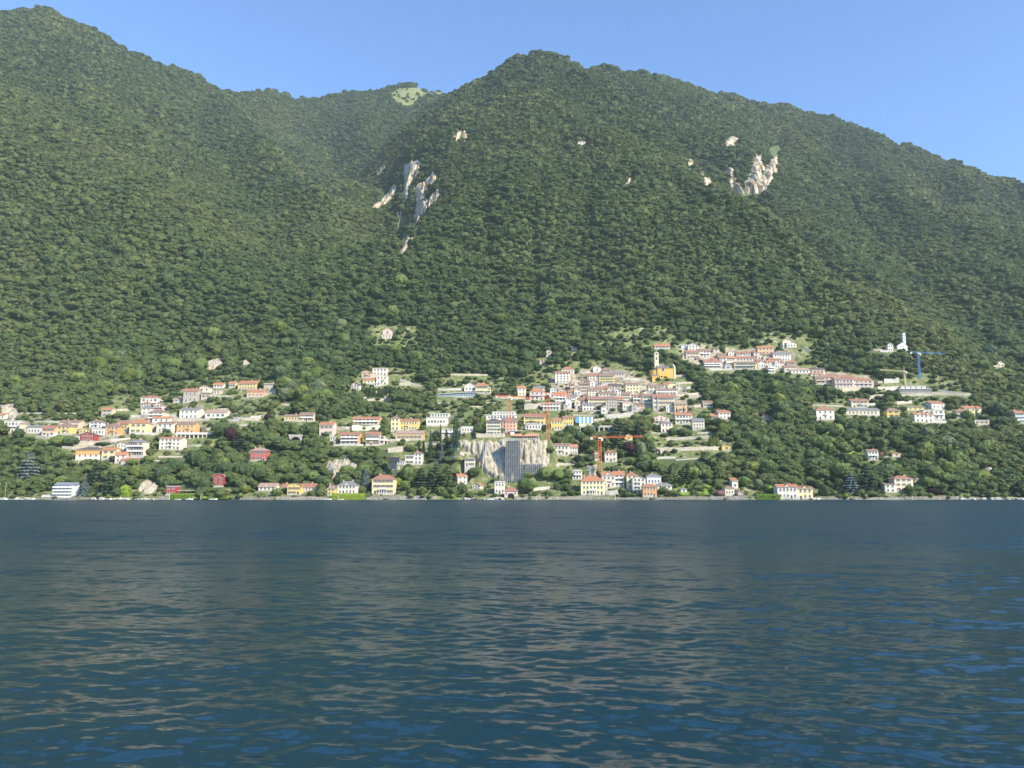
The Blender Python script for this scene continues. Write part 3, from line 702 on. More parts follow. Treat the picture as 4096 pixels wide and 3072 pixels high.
at_ = N(nt, 'ShaderNodeAttribute', attribute_name='clear')
n1 = noise(nt, 0.03, 5, 0.65, p); n2 = noise(nt, 0.22, 5, 0.7, p)
grass = ramp(nt, n2.outputs[0], [(0.30, (.06, .095, .028)), (0.44, (.11, .145, .045)), (0.56, (.18, .19, .075)), (0.66, (.34, .31, .22))])
wood = ramp(nt, n1.outputs[0], [(0.35, (.055, .08, .028)), (0.7, (.10, .125, .045))])
pa_ = N(nt, 'ShaderNodeAttribute', attribute_name='paved')
pave = ramp(nt, n2.outputs[0], [(0.36, (.11, .12, .05)), (0.46, (.28, .24, .17)), (0.62, (.42, .36, .27))])
nt.links.new(mixc(nt, pa_.outputs['Fac'], mixc(nt, at_.outputs['Fac'], wood.outputs[0], grass.outputs[0]), pave.outputs[0]), b.inputs['Base Color'])
bp = N(nt, 'ShaderNodeBump', Strength=0.8, Distance=1.2); nt.links.new(n2.outputs[0], bp.inputs['Height']); nt.links.new(bp.outputs[0], b.inputs['Normal'])
b.inputs['Roughness'].default_value = 0.95
nj, ni = HZ.shape; J, I = np.meshgrid(np.arange(nj - 1), np.arange(ni - 1), indexing='ij'); q = J * ni + I
me = npmesh('hillside', np.stack([HX, HY, HZ], -1).reshape(-1, 3), np.stack([q, q + 1, q + ni + 1, q + ni], -1).reshape(-1, 4), m)
me.attributes.new('clear', 'FLOAT', 'POINT').data.foreach_set('value', cl.ravel().astype(np.float32))
me.attributes.new('paved', 'FLOAT', 'POINT').data.foreach_set('value', pv_.ravel().astype(np.float32))
hill = link('hillside', me); hill['kind'] = 'structure'; hill['label'] = 'steep wooded mountainside rising from the lake'

# ------------------------------------------------------------------ the lake
m, nt, b = nodes_of('lake_water'); p = worldpos(nt)
b.inputs['Base Color'].default_value = (.007, .034, .056, 1); b.inputs['Roughness'].default_value = 0.17
sx_ = nt.nodes.new('ShaderNodeSeparateXYZ'); nt.links.new(p, sx_.inputs[0])    # out on the open lake the wind roughens the surface
mr_ = N(nt, 'ShaderNodeMapRange'); mr_.inputs['From Min'].default_value = 9; mr_.inputs['From Max'].default_value = 80; mr_.inputs['To Min'].default_value = .085; mr_.inputs['To Max'].default_value = .34
nt.links.new(sx_.outputs[1], mr_.inputs[0]); nt.links.new(mr_.outputs[0], b.inputs['Roughness'])
b.inputs['IOR'].default_value = 1.333
mp = N(nt, 'ShaderNodeMapping'); mp.inputs['Scale'].default_value = (0.42, 1.0, 1.0); mp.inputs['Rotation'].default_value = (0, 0, 0.25); nt.links.new(p, mp.inputs[0])
n1 = noise(nt, 3.0, 3, 0.6, mp.outputs[0])           # ripples too small for the mesh tilt the surface
v1 = N(nt, 'ShaderNodeVectorMath', operation='SUBTRACT'); v1.inputs[1].default_value = (.5, .5, .5); nt.links.new(n1.outputs['Color'], v1.inputs[0])
v2 = N(nt, 'ShaderNodeVectorMath', operation='MULTIPLY'); v2.inputs[1].default_value = (.38, .62, 0); nt.links.new(v1.outputs[0], v2.inputs[0])
v3 = N(nt, 'ShaderNodeVectorMath', operation='ADD'); nt.links.new(v2.outputs[0], v3.inputs[0]); nt.links.new(nt.nodes.new('ShaderNodeNewGeometry').outputs['Normal'], v3.inputs[1])
v4 = N(nt, 'ShaderNodeVectorMath', operation='NORMALIZE'); nt.links.new(v3.outputs[0], v4.inputs[0]); nt.links.new(v4.outputs[0], b.inputs['Normal'])
rr = np.concatenate([[1.2], np.exp(np.linspace(math.log(5.0), math.log(560.0), 820)), [640, 760, 1000]])
th = np.concatenate([np.linspace(-math.pi, -0.70, 24)[:-1], np.linspace(-0.70, 0.70, 620), np.linspace(0.70, math.pi, 24)[1:]])
RR, TH = np.meshgrid(rr, th, indexing='ij')
wx, wy = RR * np.sin(TH), RR * np.cos(TH); dz = np.zeros_like(wx); ddx = np.zeros_like(wx); ddy = np.zeros_like(wx)
sp_r = np.gradient(rr)[:, None] + 0 * RR; sp_t = RR * np.abs(np.gradient(th))[None]
spc = np.maximum(sp_r, sp_t)
r2 = np.random.default_rng(3)
for k in range(140):
    lam = 0.085 * (2.4 / 0.085) ** r2.random(); ang = r2.normal(math.radians(-98), 0.55); ph = r2.random() * 6.283
    kx, ky = math.cos(ang) * 6.283 / lam, math.sin(ang) * 6.283 / lam
    amp = 0.0046 * lam ** 0.95 * (1.0 if lam < .75 else .75 / lam)
    fade = smooth(2.2, 4.5, lam / spc) * amp
    s = kx * wx + ky * wy + ph
    c = np.cos(s); dz += fade * c; sn = np.sin(s) * fade * 1.45; ddx -= sn * math.cos(ang); ddy -= sn * math.sin(ang)
for lam, ang, amp, ph in ((5.2, -1.5, .034, 1.0), (7.5, -1.95, .038, 2.4), (4.1, -2.1, .026, 0.3), (6.3, -1.2, .030, 4.1)):   # a low swell under the chop
    dz += amp * smooth(2.2, 4.5, lam / spc) * np.cos(math.cos(ang) * 6.283 / lam * wx + math.sin(ang) * 6.283 / lam * wy + ph)
patch = 0.75 + 0.5 * fbm(wx / 26, wy / 14, 51, 2)      # gusts
patch = np.clip(patch, 0.35, 1.5)
v = np.stack([wx + ddx * patch, wy + ddy * patch, dz * patch * smooth(1, 6, RR) * (1 - smooth(480, 520, RR))], -1).reshape(-1, 3)
ni = len(th); J, I = np.meshgrid(np.arange(len(rr) - 1), np.arange(ni - 1), indexing='ij'); q = J * ni + I
lk = link('lake', npmesh('lake', v, np.stack([q, q + 1, q + ni + 1, q + ni], -1).reshape(-1, 4)[:, ::-1], m, True))
lk['kind'] = 'structure'; lk['label'] = 'dark teal lake ruffled by wind waves'
# ------------------------------------------------------------------ building the houses
GLASS = plain('window_glass', (.035, .042, .05), 0.15)
FRAMEW = plain('window_frame_white', (.72, .71, .68)); FRAMEB = plain('shutter_brown', (.16, .10, .06)); FRAMEG = plain('shutter_green', (.06, .12, .09)); FRAMEL = plain('shutter_blue', (.12, .22, .40))
CONCRETE = plain('concrete', (.50, .47, .43), 0.9); IRON = plain('dark_iron', (.05, .05, .055), 0.5, 0.3); DARKWOOD = plain('dark_wood', (.10, .06, .04), 0.8)
def window_mesh(name, fr, shut=None, arch=False):
    b = MB(); n = 6
    top = [(0.5 * math.cos(t), 0.62 + 0.38 * math.sin(t)) for t in np.linspace(0, math.pi, n + 1)] if arch else [(0.5, 1), (-0.5, 1)]
    ring = [(-0.5, 0), (0.5, 0)] + top
    b.prism([(x, -0.05, z) for x, z in ring], (0, -0.02, 0), 0)
    mr = [(x * 1.22, 1.06 * z - 0.03) for x, z in ring]
    k = len(ring)
    for i in range(k):                            # surround, proud of the pane
        j = (i + 1) % k
        a, c, d, e = ring[i], ring[j], mr[j], mr[i]
        b.poly([(a[0], -0.13, a[1]), (e[0], -0.13, e[1]), (d[0], -0.13, d[1]), (c[0], -0.13, c[1])], 1)
        b.poly([(a[0], -0.13, a[1]), (c[0], -0.13, c[1]), (c[0], 0.05, c[1]), (a[0], 0.05, a[1])], 1)
        b.poly([(e[0], -0.13, e[1]), (e[0], 0.05, e[1]), (d[0], 0.05, d[1]), (d[0], -0.13, d[1])], 1)
    b.box(-0.03, 0.03, -0.09, -0.05, 0.02, 0.9, 1)
    b.box(-0.68, 0.68, -0.24, 0, -0.10, -0.03, 1)
    if shut:
        for s in (-1, 1): b.box(min(s * 0.62, s * 1.05), max(s * 0.62, s * 1.05), -0.16, 0.02, 0, 0.97, 2)
    return b.mesh(name, [GLASS, fr] + ([shut] if shut else []))
WIN = {'': window_mesh('window_plain', FRAMEW), 'a': window_mesh('window_arched', FRAMEW, None, True),
       'sb': window_mesh('window_brown_shutters', FRAMEW, FRAMEB), 'sg': window_mesh('window_green_shutters', FRAMEW, FRAMEG), 'sl': window_mesh('window_blue_shutters', FRAMEW, FRAMEL)}
_b = MB(); _b.box(-0.5, 0.5, -0.08, 0.02, 0, 1, 0); _b.box(-0.6, -0.5, -0.14, 0.02, 0, 1.05, 1); _b.box(0.5, 0.6, -0.14, 0.02, 0, 1.05, 1); _b.box(-0.6, 0.6, -0.14, 0.02, 1.0, 1.08, 1)
_b.box(-0.42, -0.04, -0.11, -0.08, 0.1, 0.9, 0); _b.box(0.04, 0.42, -0.11, -0.08, 0.1, 0.9, 0)
DOOR = _b.mesh('door_panelled', [DARKWOOD, FRAMEW])
_b = MB(); _b.box(-0.35, 0.35, -0.3, 0.3, -1.2, 0.9, 0); _b.box(-0.45, 0.45, -0.4, 0.4, 0.9, 1.05, 1); _b.box(-0.3, 0.3, -0.25, 0.25, 1.05, 1.25, 1)
CHIM = _b.mesh('chimney_stack', [plaster((.55, .42, .34)), tiles(ROOFC['o'][0])])
ARCHD = plain('dark_opening', (.015, .015, .016), 0.9)  # near-black, painted for the shade behind an opening

def roof_mesh(mb, rt, w, d, h, r, ov=0.55, th=0.22):
    x0, x1, y0, y1 = -w / 2, w / 2, 0.0, d
    def slab(p):                                  # a sloping plane with thickness
        n = len(p); i = len(mb.v)
        mb.v += [tuple(q) for q in p] + [(q[0], q[1], q[2] - th) for q in p]
        mb.f.append(tuple(range(i, i + n))); mb.f.append(tuple(i + n + k for k in reversed(range(n)))); mb.m += [0, 1]
        for k in range(n): mb.f.append((i + k, i + n + k, i + n + (k + 1) % n, i + (k + 1) % n)); mb.m.append(1)
    if rt == 'S':
        s = r / (d / 2); e = h - s * ov + th; t = h + r + th
        slab([(x0 - ov, y0 - ov, e), (x1 + ov, y0 - ov, e), (x1 + ov, d / 2, t), (x0 - ov, d / 2, t)])
        slab([(x1 + ov, y1 + ov, e), (x0 - ov, y1 + ov, e), (x0 - ov, d / 2 + .01, t), (x1 + ov, d / 2 + .01, t)])
    elif rt == 'G':
        s = r / (w / 2); e = h - s * ov + th; t = h + r + th
        slab([(x0 - ov, y1 + ov, e), (x0 - ov, y0 - ov, e), (0, y0 - ov, t), (0, y1 + ov, t)])
        slab([(x1 + ov, y0 - ov, e), (x1 + ov, y1 + ov, e), (.01, y1 + ov, t), (.01, y0 - ov, t)])
    elif rt == 'A':
        P = [(-w / 2 - 0.4, -0.15)] + [(-w / 2 * math.cos(a), math.sin(a) ** 0.8 * r) for a in np.linspace(0.25, math.pi - 0.25, 7)] + [(w / 2 + 0.4, -0.15)]
        for (xa, za), (xb, zb) in zip(P[:-1], P[1:]):
            slab([(xa, y1 + ov, h + za + th), (xa, y0 - ov, h + za + th), (xb + .01, y0 - ov, h + zb + th), (xb + .01, y1 + ov, h + zb + th)])
    elif rt == 'H':
        s = r / (d / 2); e = h - s * ov + th; t = h + r + th; q = min(d / 2, w / 2 - 0.3); xa, xb = x0 + q, x1 - q
        slab([(x0 - ov, y0 - ov, e), (x1 + ov, y0 - ov, e), (xb, d / 2, t), (xa, d / 2, t)])
        slab([(x1 + ov, y1 + ov, e), (x0 - ov, y1 + ov, e), (xa, d / 2, t), (xb, d / 2, t)])
        slab([(x0 - ov, y1 + ov, e), (x0 - ov, y0 - ov, e), (xa, d / 2, t)])
        slab([(x1 + ov, y0 - ov, e), (x1 + ov, y1 + ov, e), (xb, d / 2, t)])
    elif rt == 'M':
        slab([(x0 - ov, y0 - ov, h + th), (x1 + ov, y0 - ov, h + th - 0.0), (x1 + ov, y1 + ov, h + r + th), (x0 - ov, y1 + ov, h + r + th)])
    else:
        mb.box(x0 - 0.35, x1 + 0.35, y0 - 0.5, y1 + 0.2, h, h + 0.3, 1)
        mb.box(x0 + 0.2, x1 - 0.2, y0 + 0.2, y1 - 0.3, h + 0.3, h + 0.42, 0)

items = []
for idx, h in enumerate(HS):
    rd = random.Random(idx * 31 + 5)
    kind = h['kind']; name = kind if kind in ('shed', 'garage', 'chapel', 'ruin') else kind
    w, d, H, r = h['w'], h['d'], h['h'], h['r']; rt = h['rt']; op = h['op']
    root = thing({'house': 'village_house', 'shed': 'garden_shed', 'annex': 'house_annex', 'ruin': 'stone_ruin', 'turret': 'turret_house', 'pavilion': 'garden_pavilion'}.get(kind, kind),
                 tuple(float(c) for c in h['p']), math.radians(h['yaw'] if h['yaw'] else rd.uniform(-3, 3)))
    col = np.array(WALLC[h['wc']][0]) * rd.uniform(0.95, 1.03)
    col = tuple(float(min(.86, round(c, 2))) for c in col)
    wm = stone('rubble_wall', (.26, .22, .17), (.42, .37, .30), (.56, .50, .42), 1.2) if h['wc'] == 'K' else plaster(col)
    x0, x1 = -w / 2, w / 2; fd = 5.0
    b = MB()
    if rt in 'GA':
        if rt == 'G': prof = [(x0, -fd), (x1, -fd), (x1, H), (0, H + r), (x0, H)]
        else: prof = [(x0, -fd), (x1, -fd), (x1, H)] + [(w / 2 * math.cos(a), H + math.sin(a) ** 0.8 * r) for a in np.linspace(0.25, math.pi - 0.25, 7)] + [(x0, H)]
        b.prism([(x, 0, z) for x, z in prof], (0, d, 0))
    elif rt == 'S':
        prof = [(0, -fd), (d, -fd), (d, H), (d / 2, H + r), (0, H)]
        b.prism([(x0, y, z) for y, z in prof], (w, 0, 0))
    elif rt == 'M':
        prof = [(0, -fd), (d, -fd), (d, H + r), (0, H)]
        b.prism([(x0, y, z) for y, z in prof], (w, 0, 0))
    else: b.box(x0, x1, 0, d, -fd, H)
    if 't' in op: b.box(x0 - 0.06, x1 + 0.06, -0.06, d, -fd + .01, H * 0.42, 1)
    else: b.box(x0 - 0.05, x1 + 0.05, -0.05, d * 0.9, -fd + .01, min(0.8, H * 0.14), 1)
    b.build('wall', [wm, plaster((.72, .67, .57) if 't' in op else (.48, .45, .41))], root)
    rm = MB(); roof_mesh(rm, rt, w, d, H, r)
    rc = tuple(round(c * rd.uniform(0.9, 1.1), 3) for c in ROOFC[h['rc']][0]) if rd.random() < 0.0 else ROOFC[h['rc']][0]
    roof = rm.build('roof', [tiles(rc) if rt != 'F' else plain('flat_roof_' + h['rc'], ROOFC[h['rc']][0], 0.9), plaster((.52, .42, .34)) if rt != 'F' else plaster((.74, .73, .70))], root)
    if rt in 'SHG' and kind not in ('shed', 'garage', 'pavilion') and rd.random() < 0.75:
        for _ in range(1 if w < 12 else 2):
            cxp = rd.uniform(-0.33, 0.33) * w; cyp = d * rd.uniform(0.42, 0.62)
            z = H + r * (1 - abs(cyp - d / 2) / (d / 2)) if rt != 'G' else H + r * (1 - abs(cxp) / (w / 2))
            link('chimney', CHIM, roof, (cxp, cyp, z + 0.3))
    nc, fl = h['nc'], h['fl']; sh = H / fl
    style = 'a' if 'a' in op else ('sl' if 'blue shutters' in h['lm'] else rd.choice(('sb', 'sg'))) if ('s' in op) else ('' if h['wc'] in 'WL' or rd.random() < .6 else 'sb')
    doorc = rd.randrange(nc) if nc > 2 and fl > 1 else -1
    for f in range(fl):
        for c in range(nc):
            cw = w * 0.88 / nc; xx = -w * 0.44 + cw * (c + 0.5)
            ww = min(1.25, cw * 0.46); hh = min(1.75, sh * 0.54)
            if rt in 'GA' and False: pass
            if f == 0 and c == doorc: link('door', DOOR, root, (xx, 0, 0.1), (ww * 1.05, 1, min(2.3, sh * 0.78))); continue
            if 'B' in op and rd.random() < .55: ww = min(2.2, cw * 0.62); hh = min(2.0, sh * 0.66)
            link('window', WIN[style], root, (xx, 0, f * sh + sh * 0.30 + (0.1 if f else 0.0)), (ww, 1, hh))
    if rt in 'GA' and r > 1.6 and w > 5: link('window', WIN[''], root, (0, 0, H + 0.1), (0.8, 1, min(1.1, r * 0.4)))
    if abs(h['yaw']) > 6:
        s = 1 if h['yaw'] < 0 else -1
        for f in range(fl): o = link('window', WIN[style], root, (s * w / 2, d * 0.5, f * sh + sh * 0.32), (1.0, 1, min(1.5, sh * .5)), s * math.pi / 2)
    if 'B' in op or 'b' in op:
        for f in range(1, fl) if fl > 1 else range(0, 1):
            bw = w * 0.92 if 'B' in op else min(3.2, w * 0.34); dz = f * sh + (0.08 if f else 0.1); bx = 0 if 'B' in op else rd.choice((-.12, 0, .12)) * w
            b = MB(); b.box(bx - bw / 2, bx + bw / 2, -1.25, 0.05, dz - 0.2, dz, 0)
            if 'B' in op and h['wc'] in 'WLCOT': b.box(bx - bw / 2, bx + bw / 2, -1.25, -1.13, dz, dz + 0.85, 0)
            else:
                b.box(bx - bw / 2, bx + bw / 2, -1.24, -1.18, dz + 0.9, dz + 0.97, 1)
                for k in range(int(bw / 0.35) + 1): b.box(bx - bw / 2 + k * 0.35, bx - bw / 2 + k * 0.35 + 0.05, -1.23, -1.19, dz, dz + 0.92, 1)
            b.build('balcony', [plaster((.76, .73, .68)), IRON], root)
    if 'g' in op:                                 # gablets over the eaves
        for gx in ((0,) if w < 14 else (-w * 0.24, w * 0.24)):
            b = MB(); gw, gr = 1.9, 1.7
            b.prism([(gx - gw, -0.1, H - 0.5), (gx + gw, -0.1, H - 0.5), (gx + gw, -0.1, H + 0.4), (gx, -0.1, H + gr + .4), (gx - gw, -0.1, H + 0.4)], (0, d * .45, 0), 0)
            for s in (-1, 1): b.prism([(gx, -0.45, H + gr + .62), (gx + s * (gw + .4), -0.45, H + .28), (gx + s * (gw + .4), -0.45, H + .1), (gx, -0.45, H + gr + .42)], (0, d * .45 + .3, 0), 1)
            o = b.build('gablet', [wm, tiles(rc)], roof); link('window', WIN[''], root, (gx, -0.1, H - 0.3), (0.8, 1, 1.1))
    if 'k' in op:
        for gx in (-w * 0.22, w * 0.22):
            b = MB(); b.box(gx - 0.6, gx + 0.6, 0.6, d * 0.5, H, H + 1.3, 0); b.prism([(gx - 0.8, 0.4, H + 1.3), (gx + 0.8, 0.4, H + 1.3), (gx, 0.4, H + 1.9)], (0, d * .4, 0), 1)
            b.build('dormer', [plaster((.75, .72, .66)), tiles(rc)], roof)
    if 'p' in op:                                 # a porch with a balcony over the door
        b = MB(); b.box(-2.6, 2.6, -1.8, 0.05, sh * 0.95, sh * 1.02, 0)
        for k in range(4): b.box(-2.5 + k * 1.6, -2.2 + k * 1.6, -1.75, -1.45, -1, sh * 0.95, 0)
        b.box(-2.6, 2.6, -1.8, -1.7, sh * 1.02, sh * 1.02 + .9, 0); b.build('porch', plaster((.78, .75, .68)), root)
    if 'u' in op:
        b = MB(); aw = min(w * 0.24, 2.4); ah = H * 0.62
        b.prism([(-aw, -0.09, -1), (aw, -0.09, -1)] + [(aw * math.cos(t), -0.09, ah * .55 + ah * 0.45 * math.sin(t)) for t in np.linspace(0, math.pi, 9)], (0, -0.02, 0), 0)
        b.build('doorway_shade', ARCHD, root)  # flat dark panel painted as the shade inside the arch
        for s in (-1, 1): link('window', WIN[''], root, (s * w * 0.34, 0, H * 0.45), (0.9, 1, H * 0.3))
    cat = {'tower_house': 'house', 'turret': 'house', 'apartment_block': 'apartments', 'ruin': 'ruin', 'cottage': 'cottage', 'farmhouse': 'house', 'mountain_hut': 'hut'}.get(kind, kind)
    noun = kind.replace('_', ' ')
    if h['lm']:
        dd, rel = relation(h['cx'], h['cy'], h)
        t = h['lm'] + (' with %s roof' % ROOFC[h['rc']][1] if 'roof' not in h['lm'] and len(h['lm'].split()) < 7 else '')
        if len(t.split()) < 5: t += ', ' + rel
        tag(root, t, cat)
        LABELS[t] = 1
    else:
        dd, rel = relation(h['cx'], h['cy'], h)
        desc = '%s %s %s with %s %s roof' % (WALLC[h['wc']][1], NUM[max(1, fl)], noun, ROOFC[h['rc']][1], RT[rt])
        if kind in ('shed', 'garage', 'annex', 'pavilion', 'gatehouse', 'ruin', 'boathouse'): desc = '%s %s with %s roof' % (WALLC[h['wc']][1], noun, ROOFC[h['rc']][1])
        if len((desc + ' ' + rel).split()) > 14: desc = desc.replace(' ' + RT[rt] + ' roof', ' roof')
        if len((desc + ' ' + rel).split()) > 14: desc = desc.replace(' ' + NUM[max(1, fl)], '')
        items.append((root, desc + ' ' + rel, dd, cat, None))
settle(items)
# ------------------------------------------------------------------ landmarks and other built things
SBOX = []                                        # photograph boxes that trees in front must not cover
def spot(r, x, y, dY=0.0):
    px, py = U(r, x, y); p, _ = cast(px, py); Y = max(float(p[0][1]), 501.0) + dY
    return at(px, py, Y), px, py
def mpx(p): return (p[1] * cp + (p[2] - CAM_H) * sp) / F_PX
def box_px(r, x0, y0, x1, y1, Y): a = U(r, x0, y0); b = U(r, x1, y1); SBOX.append((a[0], b[0], a[1], b[1], Y))
def Z(r, y, Y): return at(CX, U(r, 0, y)[1], Y)[2]
def Xp(r, x, y, Y): a = U(r, x, y); return at(a[0], a[1], Y)[0]
STEEL = plain('scaffold_steel', (.46, .47, .47), 0.45, 0.3)

# the yellow church on its knoll
p, px, py = spot(6, 215, 494); Y = p[1]; root = thing('hill_church', tuple(p)); g = lambda x, y: (Xp(6, x, y, Y) - p[0], Z(6, y, Y) - p[2])
YEL = plaster((.66, .40, .11), dirt=.12); PALE = plaster((.78, .70, .50)); ROOFG = tiles((.22, .19, .17))
nx0, nz1 = g(160, 392); nx1, _ = g(312, 392); d = 13.0; rz = g(160, 362)[1] + 1.5
b = MB(); b.prism([(nx0, y, z) for y, z in ((0, -6), (d, -6), (d, nz1), (d / 2, rz), (0, nz1))], (nx1 - nx0, 0, 0)); b.box(nx0, nx1, -.15, .1, nz1 - .5, nz1 - .1, 1); b.build('nave', [YEL, PALE], root)
b = MB()
for s in (0, 1):
    q = [(nx0 - .4, -.6, nz1 - .1), (nx1 + .1, -.6, nz1 - .1), (nx1 + .1, d / 2, rz + .3), (nx0 - .4, d / 2, rz + .3)]
    if s: q = [(x, d - y, z) for x, y, z in q][::-1]
    b.prism(q, (0, 0, -.3))
b.build('nave_roof', ROOFG, root)
ax0, az = g(97, 408); 
b = MB(); b.prism([(nx0 + (ax0 - nx0) * math.sin(t) ** .7, d / 2 - 5.6 * math.cos(t), -6) for t in np.linspace(0.0, math.pi, 9)], (0, 0, 6 + az)); ap = b.build('apse', YEL, root)
b = MB(); top = (nx0, d / 2, az + 2.2); rg_ = [(nx0 + (ax0 - .5 - nx0) * math.sin(t) ** .7, d / 2 - 6.1 * math.cos(t), az) for t in np.linspace(0, math.pi, 9)]
for q0, q1 in zip(rg_[:-1], rg_[1:]): b.poly([q1, q0, top])
b.build('apse_roof', ROOFG, ap)
sx0, sz = g(105, 468); sx1, _ = g(166, 468); b = MB(); b.box(sx0, sx1, -3.2, .5, -6, sz - .2); b.prism([(sx0 - .3, -3.5, sz - .2), (sx1 + .3, -3.5, sz - .2), (sx1 + .3, 0, sz + 1.2), (sx0 - .3, 0, sz + 1.2)], (0, 0, .2), 1); b.build('sacristy', [YEL, ROOFG], root)
fx, fz = g(318, 352); b = MB(); b.box(nx1, nx1 + 1.4, -.5, d + .5, -6, nz1 + .6); b.prism([(nx1 + .05, -.6, nz1 + .6), (nx1 + .05, d + .6, nz1 + .6), (nx1 + .05, d / 2, fz)], (1.3, 0, 0)); b.build('facade', PALE, root)
wx_, wz = g(213, 412); link('window', WIN[''], root, (wx_, 0, wz - 1.5), (2.4, 1, 2.8)); link('door', DOOR, root, (g(176, 470)[0], -.02, 0), (1.6, 1, 3.0))
for k in range(3): link('window', WIN[''], root, (sx0 + (k + .5) * (sx1 - sx0) / 3, -3.2, sz * .35), (.7, 1, .9))
t0, _ = g(140, 300); t1, tz = g(175, 252); tw = t1 - t0; ty = 3.0
b = MB(); b.box(t0, t1, ty, ty + tw, -4, tz); tow = b.build('bell_tower', PALE, root)
b = MB()
for zz in (g(0, 390)[1], g(0, 330)[1], g(0, 278)[1], tz): b.box(t0 - .35, t1 + .35, ty - .35, ty + tw + .35, zz, zz + .5)
b.build('cornice', plaster((.70, .62, .46)), tow)
for zz in (g(0, 318)[1], g(0, 272)[1]): link('belfry_opening', WIN['a'], tow, ((t0 + t1) / 2, ty, zz), (tw * .42, 1, tw * .85))
b = MB(); n = 8; dz_ = g(157, 234)[1] - tz
rings = [(tw * .46, .5), (tw * .46, dz_ * .35), (tw * .38, dz_ * .6), (tw * .18, dz_ * .85), (.12, dz_), (.06, dz_ + 1.4)]
for (ra, za), (rb, zb) in zip(rings[:-1], rings[1:]):
    for k in range(n):
        c0, c1 = 2 * math.pi * k / n, 2 * math.pi * (k + 1) / n; cx_, cy_ = (t0 + t1) / 2, ty + tw / 2
        b.poly([(cx_ + ra * math.cos(c0), cy_ + ra * math.sin(c0), tz + za), (cx_ + ra * math.cos(c1), cy_ + ra * math.sin(c1), tz + za), (cx_ + rb * math.cos(c1), cy_ + rb * math.sin(c1), tz + zb), (cx_ + rb * math.cos(c0), cy_ + rb * math.sin(c0), tz + zb)])
b.build('dome', plain('verdigris', (.22, .42, .38), .6), tow)
tag(root, 'yellow church with slim bell tower and green dome on a knoll', 'church'); box_px(6, 95, 235, 330, 500, Y)

# the white chapel on the right
p, px, py = spot(8, 160, 234); Y = p[1]; root = thing('mountain_chapel', tuple(p)); g = lambda x, y: (Xp(8, x, y, Y) - p[0], Z(8, y, Y) - p[2])
WH = plaster((.82, .80, .74), dirt=.12); a0, e0 = g(114, 190); a1, _ = g(204, 190); rz = g(0, 158)[1]
b = MB(); b.prism([(x, 0, z) for x, z in ((a0, -5), (a1, -5), (a1, e0), ((a0 + a1) / 2 + 1, rz), (a0, e0))], (0, 11, 0)); b.build('nave', WH, root)
b = MB(); mid = (a0 + a1) / 2 + 1
b.prism([(a0 - .4, -.4, e0 - .1), (mid, -.4, rz + .2), (mid, -.4, rz), (a0 - .4, -.4, e0 - .3)], (0, 11.6, 0)); b.prism([(mid, -.4, rz + .2), (a1 + .4, -.4, e0 - .1), (a1 + .4, -.4, e0 - .3), (mid, -.4, rz)], (0, 11.6, 0)); b.build('roof', tiles((.30, .25, .21)), root)
link('door', DOOR, root, (mid, 0, 0), (1.5, 1, 2.6)); link('window', WIN['a'], root, (mid, 0, e0 * .75), (1.1, 1, 1.4))
c0, cz = g(178, 82); c1, _ = g(200, 82); tw = c1 - c0
b = MB(); b.box(c0, c1, 3, 3 + tw, -4, cz); b.box(c0 - .2, c1 + .2, 2.8, 3.2 + tw, cz, cz + .4); b.prism([(c0, 3, cz + .4), (c1, 3, cz + .4), ((c0 + c1) / 2, 3, cz + 2)], (0, tw, 0)); tow = b.build('bell_tower', WH, root)
for yy in (98, 122, 146): link('belfry_opening', WIN['a'], tow, ((c0 + c1) / 2, 3, g(0, yy)[1]), (tw * .38, 1, tw * .62))
tag(root, 'small white chapel with slender campanile in the right woods', 'chapel'); box_px(8, 80, 70, 210, 236, Y)

